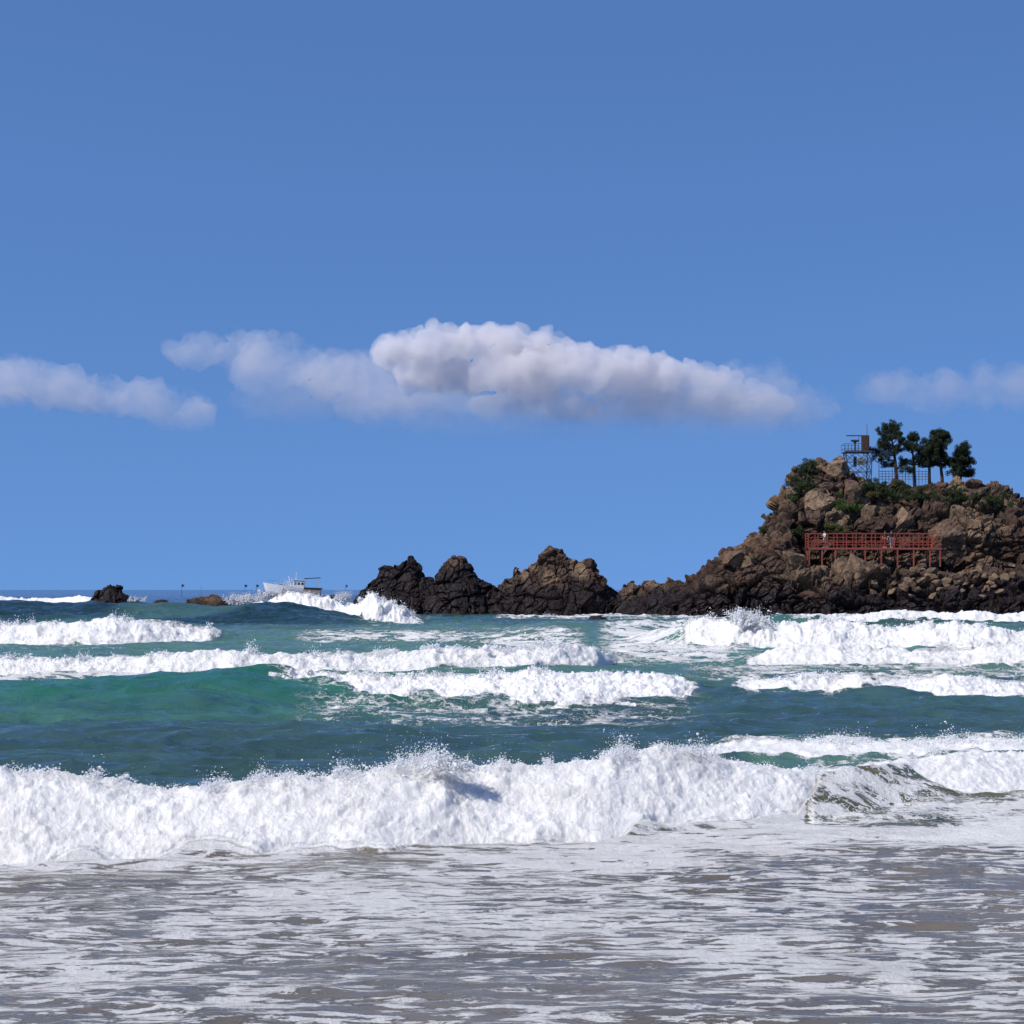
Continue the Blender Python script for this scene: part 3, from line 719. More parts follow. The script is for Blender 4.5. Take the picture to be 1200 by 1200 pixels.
# ------------------------------------------------------------------ vegetation
def leaves(name, centers, radii, n_each, ls, mat, parent, needle=False, squash=.75):
    P = []; r = []
    for (c, rad) in zip(centers, radii):
        m = max(12, int(n_each*rad*rad))
        q = RNG.normal(size=(m, 3)); q /= np.linalg.norm(q, axis=1)[:, None]; q *= (RNG.random(m)**.45)[:, None]*rad; q[:, 2] *= squash
        P.append(q+np.array(c)); r.append(np.clip(RNG.normal(.4, .25, m)+.25*q[:, 2]/rad, 0, 1))
    P = np.concatenate(P); r = np.concatenate(r); m = len(P)
    a = RNG.normal(size=(m, 3)); a /= np.linalg.norm(a, axis=1)[:, None]
    b = np.cross(a, RNG.normal(size=(m, 3))); b /= np.linalg.norm(b, axis=1)[:, None]
    L = ls*RNG.uniform(.6, 1.4, (m, 1)); wd = L*(.22 if needle else .5)
    V = np.stack([P-a*L*.5, P+b*wd*.5, P+a*L*.5, P-b*wd*.5], 1).reshape(-1, 3)
    Q = np.arange(m*4).reshape(-1, 4)
    return np_mesh(name, V, Q, mat, parent, False, dict(rnd=np.repeat(r, 4)))

def pine(base, pts, rads, limbs, label, seed, lean=None):
    root = empty('pine_tree', base)
    b = Vector(base)
    L = [Vector(p)-b for p in pts]
    mb = MB().tube(L, rads, 9); tr = mb.build('trunk', M_bark, root, True)
    cs = []; rs = []
    for (p0, p1, r0, cl) in limbs:
        lb = MB()
        p0, p1 = Vector(p0)-b, Vector(p1)-b
        mid = (p0+p1)/2+Vector((0, RNG.uniform(-.3, .3), -.12*(p1-p0).length))
        lb.tube([p0, mid, p1], [r0, r0*.7, r0*.3], 6)
        for k in range(int(cl*2.3)):
            t = RNG.uniform(.3, 1.08); q = p0.lerp(p1, t)+Vector((RNG.normal(0, .30), RNG.normal(0, .4), abs(RNG.normal(0, .28))))
            cs.append(q[:]); rs.append(RNG.uniform(.17, .36))
            lb.tube([mid.lerp(p1, max(2*t-1.2, 0)) if t > .5 else p0.lerp(mid, t), q], [r0*.4, .01], 4)
        lb.build('limb', M_bark, root, True)
    leaves('crown', cs, rs, 1500, .19, M_pine, root, True, 1.0)
    return tag(root, label, 'pine tree', 'pines on top of the headland')

DP = 221.0
def A(px, py, dd=0): return at(px, py, DP+dd)
g = A(1050, 582)
pine(g, [A(1050, 588), A(1051, 568), A(1050, 552), A(1049, 540), A(1047, 525), A(1044, 510), A(1043, 502)], [.24, .21, .19, .16, .12, .07, .03],
     [(A(1049, 540), A(1020, 528, -.5), .09, 11), (A(1049, 545), A(1026, 541, .5), .07, 4), (A(1048, 535), A(1034, 522, 1), .07, 8), (A(1047, 526), A(1031, 519, -.6), .06, 7), (A(1046, 522), A(1032, 509, 0), .06, 8),
      (A(1045, 515), A(1037, 503, .6), .05, 7), (A(1044, 508), A(1042, 500, 0), .05, 7), (A(1044, 512), A(1050, 501, .3), .05, 7), (A(1046, 520), A(1054, 509, -.4), .05, 7), (A(1047, 530), A(1057, 520, .5), .06, 6),
      (A(1048, 535), A(1054, 527, -1.2), .06, 6), (A(1050, 545), A(1040, 547, .8), .06, 5), (A(1046, 515), A(1044, 514, -1.5), .05, 7), (A(1050, 550), A(1060, 545, 0), .06, 4)],
     'pine with an open crown standing right of the steel tower', 1)
g = A(1072, 580)
pine(g, [A(1072, 588), A(1072, 565), A(1071, 545), A(1069, 525), A(1068, 512)], [.22, .18, .15, .09, .03],
     [(A(1071, 545), A(1058, 540, .3), .07, 6), (A(1070, 532), A(1061, 522, -.4), .06, 7), (A(1069, 522), A(1063, 513, .3), .05, 7), (A(1070, 535), A(1082, 522, .4), .06, 8), (A(1069, 520), A(1074, 510, 0), .05, 7),
      (A(1071, 545), A(1084, 540, .3), .06, 8), (A(1069, 530), A(1068, 525, -1.2), .06, 8), (A(1071, 552), A(1062, 553, -.4), .06, 5)],
     'second pine, darker and lower, at the right end of the headland top', 2)
for (px, yb_, h, ln, s_) in ((1088, 570, 50, 3, 3), (1103, 572, 62, -3, 4), (1124, 575, 46, 5, 5)):
    P0 = [A(px+2, yb_+12), A(px+1, yb_-h*.2), A(px+ln*.4, yb_-h*.5), A(px+ln*.7, yb_-h*.8), A(px+ln, yb_-h)]
    lim = []
    for q in range(11+s_*2):
        f = RNG.uniform(.38, .98); yy = yb_-h*f; sd = RNG.choice((-1, 1)); x_ = px+ln*f
        lim.append((A(x_, yy), A(x_+sd*RNG.uniform(5, 24)*(1.2-f), yy-RNG.uniform(-2, 9), RNG.uniform(-1.4, 1.4)), .06, int(RNG.integers(3, 8))))
    pine(A(px, yb_), P0, [.22, .18, .14, .08, .03], lim, ('third pine from the tower, crowded by its neighbours', 'fourth pine from the tower, in the thick of the clump', 'outermost pine at the right end of the clump')[s_-3], s_)

def shrub(px, py, w, h, mat, label, n=26, ls=.13, dd=.0, dens=1100, rr=(.22, .45)):
    s = surf(px, py); s = Vector((s.x, s.y-.15+dd, s.z))
    root = empty('shrub', s); cs = []; rs = []; tw = MB()
    for k in range(n):
        c = Vector((RNG.normal(0, w*.42), RNG.normal(0, .35), abs(RNG.normal(0, h*.5)))); cs.append(c[:]); rs.append(RNG.uniform(*rr))
        if k % 3 == 0: tw.tube([(0, .2, -.3), (c.x*.5, c.y*.5+.1, c.z*.6), c], [.045, .03, .01], 5)
    tw.build('stem', M_twig, root)
    leaves('foliage', cs, rs, dens, ls, mat, root, False)
    return tag(root, label, 'shrub', 'shrubs on the headland')
shrub(936, 562, 1.6, 1.9, M_shrub, 'dark shrub on the skyline at the left of the summit', 30)
shrub(944, 550, .9, 1.1, M_shrub, 'upright dark shrub poking above the left skyline of the summit', 24)
shrub(954, 551, 1.1, 1.2, M_shrub, 'rounded dark shrub left of the summit boulder', 22)
shrub(940, 576, 1.7, 1.9, M_shrub, 'large dark shrub hanging down the shaded cliff below the skyline', 34)
shrub(930, 584, .6, .8, M_shrub, 'thin dark shrub low on the left edge of the upper cliff', 26)
shrub(936, 625, .8, .9, M_shrub, 'dark green bush in the hollow left of the walkway', 22)
shrub(986, 594, .5, 1.2, M_bright, 'bright green upright bush in the middle of the cliff', 20)
shrub(998, 596, 1.0, .7, M_bright, 'wide green bush right of the bright upright bush', 26)
shrub(985, 622, 1.2, .5, M_moss, 'olive ground cover on the slope just above the walkway', 26)
shrub(976, 618, .6, .4, M_moss, 'small olive tuft above the white-clad person', 12)
shrub(1018, 572, 1.4, .8, M_shrub, 'low dark shrub at the foot of the steel tower', 28)
shrub(1033, 572, 1.6, 1.2, M_shrub, 'dark shrub below the left end of the fence', 30)
shrub(1050, 583, 1.9, 1.5, M_shrub, 'dense dark shrub on the cliff edge under the pine', 34)
shrub(1062, 578, 1.1, 1.0, M_shrub, 'dark shrub below the right part of the fence', 26)
shrub(1078, 582, 1.4, 1.2, M_shrub, 'broad dark shrub right of the pines on the cliff edge', 30)
shrub(1025, 584, 1.2, .6, M_moss, 'olive shrub draped over the upper cliff below the tower', 22)
shrub(1120, 585, 2.4, 1.3, M_shrub, 'long thicket along the cliff edge at the far right', 50)
shrub(1165, 592, 2.6, 1.3, M_shrub, 'last thicket on the cliff edge at far right', 50)
shrub(908, 600, .25, .35, M_shrub, 'tiny tuft on the steep left edge of the headland', 5, .09)
shrub(891, 622, .25, .3, M_shrub, 'tiny tuft low on the left edge of the headland', 5, .09)
shrub(925, 579, .35, .25, M_shrub, 'windblown sprig sticking out left from the cliff', 7, .09)

# ------------------------------------------------------------------ steel tower
DTW = 220.0
def T(px, py, dy=0): return at(px, py, DTW)+Vector((0, dy, 0))
tb = at(1004, 562, DTW); tower = empty('radar_tower', tb)
def rel(p): return Vector(p)-tb
legs = []
for px, dy in ((990, -1), (1020, -1), (991, 1.4), (1019, 1.4)):
    a, b = rel(T(px+(2 if px < 1000 else -1), 565, dy)), rel(T(px, 529, dy)); legs.append((a, b))
    MB().bar(a, b, .055, round_=True).build('leg', M_steel, tower)
for side in ((0, 1), (2, 3), (0, 2), (1, 3)):
    (a0, a1), (b0, b1) = legs[side[0]], legs[side[1]]
    mb = MB(); n_ = 3
    for k in range(n_):
        t0, t1 = k/n_, (k+1)/n_
        pa0, pa1, pb0, pb1 = a0.lerp(a1, t0), a0.lerp(a1, t1), b0.lerp(b1, t0), b0.lerp(b1, t1)
        m0, m1 = (pa0+pb0)/2, (pa1+pb1)/2
        if side in ((0, 1), (2, 3)):
            mb.bar(pa0, m1, .05).bar(m0, pa1, .05).bar(m0, pb1, .05).bar(pb0, m1, .05)
        else: mb.bar(pa0, pb1, .05).bar(pb0, pa1, .05)
        mb.bar(pa1, pb1, .06)
    mb.build('brace', M_steel, tower)
pc = rel(T(1004.5, 530, .2)); wT = 32*DTW/F
MB().box(pc, (wT, 2.7, .09)).build('platform', M_steel, tower)
mb = MB()
zt0, zt1 = rel(T(0, 530)).z, rel(T(0, 524.5)).z
for k in range(6):
    for dy in (-1.1, 1.5):
        x = pc.x-wT/2+k*(14*DTW/F)/5*1.4; mb.bar((x, dy+.0, zt0), (x, dy, zt1+.35), .035)
for dy in (-1.1, 1.5):
    for zz in (zt1-.15, zt1+.35): mb.bar((pc.x-wT/2, dy, zz), (pc.x+wT/2*.25, dy, zz), .04)
for zz in (zt1-.15, zt1+.35): mb.bar((pc.x-wT/2, -1.1, zz), (pc.x-wT/2, 1.5, zz), .04)
mb.build('railing', M_steel, tower)
c0 = rel(T(1014, 521, 0)); cab = MB().box(c0, (.74, .8, 1.85), bevel=.02).build('cabinet', M_rust, tower)
MB().box(c0+Vector((.0, -.42, 0)), (.5, .03, 1.5), bevel=.01).build('door', M_rust, cab)
MB().bar(rel(T(1016, 511)), rel(T(1016, 496)), .04, round_=True, w2=.02).build('mast', M_steel, tower)
MB().box((rel(T(992, 510.3))+rel(T(1018, 510.8)))/2, (26*DTW/F, .5, .09)).build('roof_beam', M_steel, tower)
MB().bar(rel(T(1006.5, 511)), rel(T(1006.5, 530)), .025, round_=True).build('roof_post', M_steel, tower)
rp = MB().bar(rel(T(1002, 530)), rel(T(1002, 517)), .10, round_=True).build('beacon_post', M_dark, tower)
MB().box(rel(T(1002, 516.5)), (.85, .5, .2), bevel=.04).bar(rel(T(1002, 519.5)), rel(T(1002, 517)), .11, round_=True, w2=.25).build('beacon_head', M_dark, tower)
MB().box(rel(T(1009, 541, -.6)), (.75, .6, .75), bevel=.03).build('meter_box', M_pale, tower)
MB().box(rel(T(1002, 541, .0)), (.32, .3, 1.1), bevel=.03).build('column', M_dark, tower)
MB().bar(rel(T(1004, 562, -.9)), rel(T(1004, 536, -.9)), .035).bar(rel(T(1012, 531.5, -1.0)), rel(T(1004, 537, -1.0)), .05).build('ladder_rail', M_pale, tower)
tag(tower, 'grey steel lattice tower with brown cabinet and mast on the headland summit', 'tower')

# fence on the summit
DF = 220.5
fb = at(1033, 566, DF); fence = empty('metal_fence', fb)
pxs = list(np.arange(1030, 1092, 3.9))
for i, px in enumerate(pxs):
    a = at(px, 568, DF)-fb; b = at(px, 551-(5 if i == 0 else 0) - (2 if i % 4 == 0 else 0), DF)-fb
    MB().bar(a, b, .055 if i % 4 == 0 else .04).build('post', M_fence, fence)
for r_ in (552.5, 555.5, 558.5, 561.5):
    MB().bar(at(1030, r_, DF+.03)-fb, at(1090, r_, DF+.03)-fb, .05).build('rail', M_fence if r_ < 560 else M_red, fence)
tag(fence, 'dark grid fence along the headland top right of the tower', 'fence')

# ------------------------------------------------------------------ red walkway
DW = 206.0
def Wk(px, py, dy=0): return at(px, py, DW)+Vector((0, dy, 0))
wb = Wk(948, 642); walk = empty('walkway', wb)
def rw(p): return Vector(p)-wb
x0, x1 = rw(Wk(947.5, 642)).x, rw(Wk(1104, 642)).x
depth = 2.2
mb = MB(); nb_ = int((x1-x0)/.16)
for k in range(nb_):
    mb.box((x0+(k+.5)*.16, depth/2, 0.0), (.145, depth, .05))
mb.build('deck', M_redbrown, walk)
MB().box(((x0+x1)/2, .04, -.10), (x1-x0, .08, .15)).box(((x0+x1)/2, depth-.04, -.10), (x1-x0, .08, .15)).build('edge_beam', M_redbrown, walk)
def support(px, pyb, dy):
    a = rw(Wk(px, pyb, 0)); MB().bar((a.x, dy, -.17), (a.x, dy, a.z), .13).build('support_post', M_redbrown, walk)
for px, pyb in ((948.5, 668), (963.5, 664), (979, 661), (997.5, 652), (1014, 662), (1033, 660), (1052, 664), (1071, 664), (1090, 664), (1102, 664)):
    support(px, pyb, .1); support(px+1, pyb-6, depth-.1)
HR = 17*DW/F
def railing(y, zs=(.30, .68, 1.06)):
    k = x0
    while k < x1:
        MB().box((k, y, HR/2), (.085, .085, HR)).build('railing_post', M_red, walk); k += .96
    for zz in zs: MB().box(((x0+x1)/2, y+.03, zz), (x1-x0, .04, .075)).build('rail', M_red, walk)
    MB().box(((x0+x1)/2, y, HR), (x1-x0+.1, .14, .06)).build('handrail', M_red, walk)
railing(.05); railing(depth-.05, (.6,))
for q in range(5):
    pass
mb = MB()
for zz in (.16, .42, .68, .94, 1.20, HR): mb.box((x0, depth/2, zz), (.05, depth-.2, .09))
mb.build('end_railing', M_red, walk)
tag(walk, 'red wooden walkway on posts along the cliff', 'walkway')

# ------------------------------------------------------------------ people
def skin_mesh(name, verts, edges, radii, mat, parent, sub=2, root=0):
    me = bpy.data.meshes.new(name); me.from_pydata([tuple(v) for v in verts], edges, [])
    o = bpy.data.objects.new(name, me); C.objects.link(o)
    m = o.modifiers.new('s', 'SKIN'); m.use_smooth_shade = True
    if not me.skin_vertices: me.skin_vertices.new()
    for i, r_ in enumerate(radii):
        sv = me.skin_vertices[0].data[i]; sv.radius = r_ if isinstance(r_, tuple) else (r_, r_); sv.use_root = (i == root)
    m2 = o.modifiers.new('b', 'SUBSURF'); m2.levels = sub; m2.render_levels = sub
    dg = bpy.context.evaluated_depsgraph_get(); nm = bpy.data.meshes.new_from_object(o.evaluated_get(dg))
    bpy.data.objects.remove(o)
    nm.materials.clear(); nm.materials.append(mat)
    for p in nm.polygons: p.use_smooth = True
    o = bpy.data.objects.new(name, nm); C.objects.link(o); o.parent = parent
    return o

def person(loc, rz, arms, top, bottom, long_legs, label, lean=0.0, cap=None, step=.08):
    root = empty('person', loc, rz)           # faces -Y
    J = {}
    J['pel'] = (0, 0, .93); J['ch'] = (0, -.02-lean*.4, 1.22); J['nk0'] = (0, -.01-lean*.8, 1.42); J['nk'] = (0, -.02-lean, 1.50); J['hd'] = (0, -.04-lean, 1.62); J['tp'] = (0, -.03-lean, 1.70)
    V, E, Rr, I = [], [], [], {}
    def add(k, p, r, par=None):
        I[k] = len(V); V.append(p); Rr.append(r)
        if par: E.append((I[par], I[k]))
    add('pel', J['pel'], (.15, .11)); add('ch', J['ch'], (.145, .10), 'pel'); add('nk0', J['nk0'], (.12, .08), 'ch'); add('nk', J['nk'], .05, 'nk0'); add('hd', J['hd'], (.082, .10), 'nk'); add('tp', J['tp'], (.06, .075), 'hd')
    for s, (el, wr) in zip((-1, 1), arms):
        add(f'sh{s}', (s*.19, -.01-lean*.7, 1.40), .055, 'nk0'); add(f'el{s}', el, .042, f'sh{s}'); add(f'wr{s}', wr, .028, f'el{s}')
        dv = (Vector(wr)-Vector(el)).normalized(); sd = dv.cross(Vector((0, 0, 1))); sd = sd.normalized() if sd.length > .1 else Vector((1, 0, 0))
        pm = Vector(wr)+dv*.07; add(f'pm{s}', tuple(pm), (.035, .02), f'wr{s}')
        for f in range(4):
            add(f'f{s}{f}', tuple(pm+dv*(.05+.012*(f in (1, 2)))+sd*(f-1.5)*.02), .010, f'pm{s}')
            add(f'g{s}{f}', tuple(pm+dv*(.085+.012*(f in (1, 2)))+sd*(f-1.5)*.021+Vector((0, 0, -.01))), .008, f'f{s}{f}')
        add(f't{s}', tuple(Vector(wr)+dv*.05+sd*.05), .011, f'wr{s}')
        st = step*s
        add(f'hp{s}', (s*.09, 0, .86), .092, 'pel'); add(f'kn{s}', (s*.10, -.03+st*.6, .48), .060, f'hp{s}'); add(f'an{s}', (s*.10, .02+st, .09), .038, f'kn{s}'); add(f'ft{s}', (s*.115, -.13+st, .035), .034, f'an{s}')
    body = skin_mesh('body', V, E, Rr, M_skin, root)
    g = lambda *k: [V[I[q]] for q in k]
    # shirt: torso and upper arms
    sv = g('pel', 'ch', 'nk0')+g('sh-1', 'sh1'); e2 = [(0, 1), (1, 2), (2, 3), (2, 4)]
    ends = [tuple(Vector(V[I[f'sh{s}']]).lerp(Vector(V[I[f'el{s}']]), .8)) for s in (-1, 1)]
    sv += ends; e2 += [(3, 5), (4, 6)]
    skin_mesh('shirt', sv, e2, [(.172, .135), (.165, .125), (.13, .10), .075, .075, .065, .065], top, root)
    lv = [V[I['pel']]]; e3 = []; lr = [(.168, .13)]
    for s in (-1, 1):
        h_, k_, a_ = (Vector(V[I[f'{q}{s}']]) for q in ('hp', 'kn', 'an'))
        i0 = len(lv); lv += [tuple(h_), tuple(h_.lerp(k_, .8 if not long_legs else 1))]; lr += [.112, .09 if not long_legs else .078]; e3 += [(0, i0), (i0, i0+1)]
        if long_legs: lv.append(tuple(k_.lerp(a_, .88))); lr.append(.058); e3.append((i0+1, i0+2))
    skin_mesh('trousers' if long_legs else 'shorts', lv, e3, lr, bottom, root)
    hz = Vector(J['hd']); MB().ball(hz+Vector((0, .025, .035)), .112, 3, (.9, 1.0, .95)).build('hair' if cap is None else 'cap', M_hair if cap is None else cap, root, True)
    for s in (-1, 1):
        an, ft = Vector(V[I[f'an{s}']]), Vector(V[I[f'ft{s}']]); c_ = (an+ft)/2; c_.z = .04
        MB().ball(c_, .06, 3, (.8, 2.2, .75)).build('shoe', M_wcloth, root, True)
        MB().ball(hz+Vector((s*.03, -.095, .01)), .011, 1).build('eye', M_hair, body, True)
        MB().ball(hz+Vector((s*.083, 0, -.005)), .02, 2, (.5, .8, 1.3)).build('ear', M_skin, body, True)
    MB().ball(hz+Vector((0, -.105, -.015)), .014, 2, (1, 1, 1.6)).build('nose', M_skin, body, True)
    return tag(root, label, 'person', 'people on the walkway')
dz = .03
def deckpt(px, y): p = Wk(px, 642); return Vector((p.x, p.y+y, p.z+dz))
person(deckpt(968, .55), R(-75), (((-.27, -.10, 1.14), (-.12, -.38, 1.20)), ((.27, -.08, 1.15), (.12, -.36, 1.25))), M_wcloth, M_tcloth, False, 'person in a white top at the left end of walkway, arms raised', .05)
person(deckpt(1045.5, .5), R(10), (((-.26, .03, 1.13), (-.22, -.16, .95)), ((.26, .03, 1.13), (.24, -.1, .92))), M_kcloth, M_gcloth, True, 'person in a black top and pale trousers at the walkway rail')
person(deckpt(1039.5, 1.1), R(-20), (((-.26, .03, 1.13), (-.2, -.18, 1.0)), ((.26, .03, 1.13), (.24, -.1, .92))), M_kcloth, M_kcloth, True, 'person in dark clothes standing behind the one in pale trousers')

# ------------------------------------------------------------------ fishing boat (bow to the left)
DB = 480.0
bb = at(342, 691+F*H0/DB, DB); boat = empty('fishing_boat', (bb.x+.4, bb.y, 1.55)); boat.rotation_euler = (0, R(2.5), R(8)); boat.scale = (1.05, 1.1, 1.15)
Lh = 12.0
bm = bmesh.new(); ns = 25; secs = []
for i in range(ns):
    t_ = i/(ns-1); x = -Lh/2+t_*Lh
    w_ = 1.75*min(1, (t_/.38)**.6) if t_ > 0 else .03
    sheer = 1.55+.95*(1-t_)**2.2
    xo = -(1-t_)**3*.9
    sec = [(0, -.5), (.55, -.4), (.85, .1), (.97, .7), (1.0, 1.0)]
    secs.append([[bm.verts.new((x+xo*(sec[k][1] if sec[k][1] > 0 else 0), sgn*w_*sec[k][0], sec[k][1]*(sheer if sec[k][1] > 0 else 1))) for k in range(5)] for sgn in (-1, 1)])
for a_, b_ in zip(secs, secs[1:]):
    for sgn in (0, 1):
        for k in range(4):
            bm.faces.new((a_[sgn][k], b_[sgn][k], b_[sgn][k+1], a_[sgn][k+1]))
    bm.faces.new((a_[0][3], b_[0][3], b_[1][3], a_[1][3]))
for k in range(4): bm.faces.new((secs[-1][0][k], secs[-1][1][k], secs[-1][1][k+1], secs[-1][0][k+1]))
bmesh.ops.remove_doubles(bm, verts=bm.verts, dist=.001)
mb = MB(); mb.bm.free(); mb.bm = bm; hull = mb.build('hull', M_white, boat, False)
MB().box((3.9, -1.79, 1.05), (3.9, .06, .8)).box((5.9, -.0, 1.05), (.3, 3.3, .8)).build('stern_panel', M_beige, boat)
MB().box((4.2, 0, 1.68), (4.2, 3.9, .3), bevel=.06).build('rub_rail', M_dark, boat)
cb = MB().box((1.0, 0, 2.3), (2.6, 2.2, 1.7), bevel=.12).build('cabin', M_white, boat)
MB().box((1.0, 0, 3.25), (3.0, 2.5, .14), bevel=.04).build('roof', M_white, cb)
for x in (.2, 1.0, 1.8): MB().box((x, -1.11, 2.55), (.5, .05, .5), bevel=.01).build('window', M_glass, cb)
MB().box((-.31, 0, 2.6), (.05, 1.7, .5), bevel=.01).build('window', M_glass, cb)
cn = MB().box((4.0, 0, 3.75), (3.6, 2.6, .16), rot=Matrix.Rotation(R(-5), 4, 'Y')).build('canopy', M_navy, boat)
for x in (2.6, 5.4):
    for y in (-1.2, 1.2): MB().bar((x, y, 1.6), (x, y, 3.72), .05, round_=True).build('pole', M_white, cn)
MB().bar((.4, 0, 3.3), (.4, 0, 5.0), .05, round_=True).bar((.0, 0, 4.4), (.8, 0, 4.4), .03).build('mast', M_white, boat)
MB().bar((-.6, .3, 1.8), (-1.2, .3, 4.0), .12, round_=True).build('wheelhouse_post', M_white, boat)
mb = MB()
for k in range(7):
    x = -5.6+k*.75; zb = 1.55+.95*(1-(x+6)/12)**2.2; yy = -1.6*min(1, ((x+6)/12/.38)**.6)
    mb.bar((x, yy, zb), (x, yy, zb+.6), .03)
mb.bar((-5.6, -.6, 3.0), (-1.1, -1.6, 2.6), .04)
mb.build('bow_rail', M_dark, boat)
MB().box((-2.6, 0, 1.9), (1.2, 1.2, .8), bevel=.05).build('hatch', M_dark, boat)
tag(boat, 'white fishing boat half hidden by spray near the horizon', 'boat')

# marker buoys
for i, (px, dd, lab) in enumerate(((213, 560, 'black-flagged marker buoy above the gap left of the low brown rock'), (287, 600, 'marker buoy with dark flag, left of the pair near the boat'),
                                   (300, 600, 'marker buoy with dark flag, nearest to the left of the boat'), (405, 620, 'marker buoy with dark flag just right of the boat'), (236, 800, 'thin bare marker pole at the horizon'))):
    w0 = at(px, 691+F*H0/dd, dd); b = empty('marker_buoy', (w0.x, w0.y, 0)); b.rotation_euler = (0, random.uniform(-.06, .06), random.uniform(-.6, .6))
    MB().tube([(0, 0, -.5), (0, 0, -.1), (0, 0, .35), (0, 0, .5)], [.2, .38, .38, .1], 12).build('float', M_orange, b, True)
    MB().bar((0, 0, .3), (0, 0, 4.6), .05, round_=True).build('pole', M_dark, b)
    if i < 4:
        mb = MB()
        for k in range(4): mb.box((.12+k*.17, .04*math.sin(k*1.5), 4.1), (.172, .03, .75-.08*k), rz=.3*math.cos(k*1.5))
        mb.build('flag', M_dark, b)
    tag(b, lab, 'buoy', 'fishing marker buoys near the horizon')

# ------------------------------------------------------------------ seabed and beach
def sand():
    m, nt, out = newmat('wet_sand'); n = N(nt)
    pos = n('ShaderNodeNewGeometry').outputs['Position']
    a = n('ShaderNodeTexNoise', ins={'Vector': pos, 'Scale': .8, 'Detail': 8.0}).outputs[0]
    g_ = n('ShaderNodeTexNoise', ins={'Vector': pos, 'Scale': 60.0, 'Detail': 3.0}).outputs[0]
    col = n.mix(a, (.16, .12, .085, 1), (.27, .21, .15, 1))
    b = n('ShaderNodeBump', ins={'Height': n.math('ADD', a, n.math('MULTIPLY', g_, .1)), 'Strength': .4, 'Distance': .05})
    p = n('ShaderNodeBsdfPrincipled', ins={'Base Color': col, 'Roughness': .55, 'Normal': b.outputs[0]})
    nt.links.new(p.outputs[0], out.inputs[0]); return m
gx = np.linspace(-400, 400, 161); gy = np.concatenate([np.linspace(-60, 30, 91), np.linspace(34, 500, 60)])
GX, GY = np.meshgrid(gx, gy)
GZ = np.interp(GY, [-60, -6, 0, 12, 30, 500], [3.2, 1.7, 1.35, -.05, -1.6, -9])+.06*perlin((GX*.2).ravel(), (GY*.2).ravel(), seed=7).reshape(GX.shape)
n1_, n2_ = GX.shape; A_ = np.arange(n1_-1)[:, None]*n2_+np.arange(n2_-1)[None]
tag(np_mesh('beach', np.stack([GX, GY, GZ], -1).reshape(-1, 3), np.stack([A_, A_+1, A_+n2_+1, A_+n2_], -1).reshape(-1, 4), sand()), 'sandy beach and seabed under the shallow wash', kind='structure')

# ------------------------------------------------------------------ clouds
def cloud_mat(name, dens, zlo, zhi, nscale=.016, lo=0.0):
    m, nt, out = newmat(name); n = N(nt)
    pos = n('ShaderNodeNewGeometry').outputs['Position']
    z = n('ShaderNodeSeparateXYZ', ins={0: pos}).outputs[2]
    no = n('ShaderNodeTexNoise', ins={'Vector': pos, 'Scale': nscale, 'Detail': 3.0, 'Roughness': .65}).outputs[0]
    f = n.map(z, zlo, zhi, 0.0, 1.0)
    dn = n.math('MULTIPLY', f, n.map(no, .34, .60, lo, 1.2))
    dn = n.math('MULTIPLY', dn, dens)
    v = n('ShaderNodeVolumePrincipled', ins={'Color': (1, .975, .975, 1), 'Anisotropy': .2, 'Density': dn})
    v.inputs['Density Attribute'].default_value = ''
    nt.links.new(v.outputs[0], out.inputs['Volume']); m.cycles.volume_step_rate = .12; return m

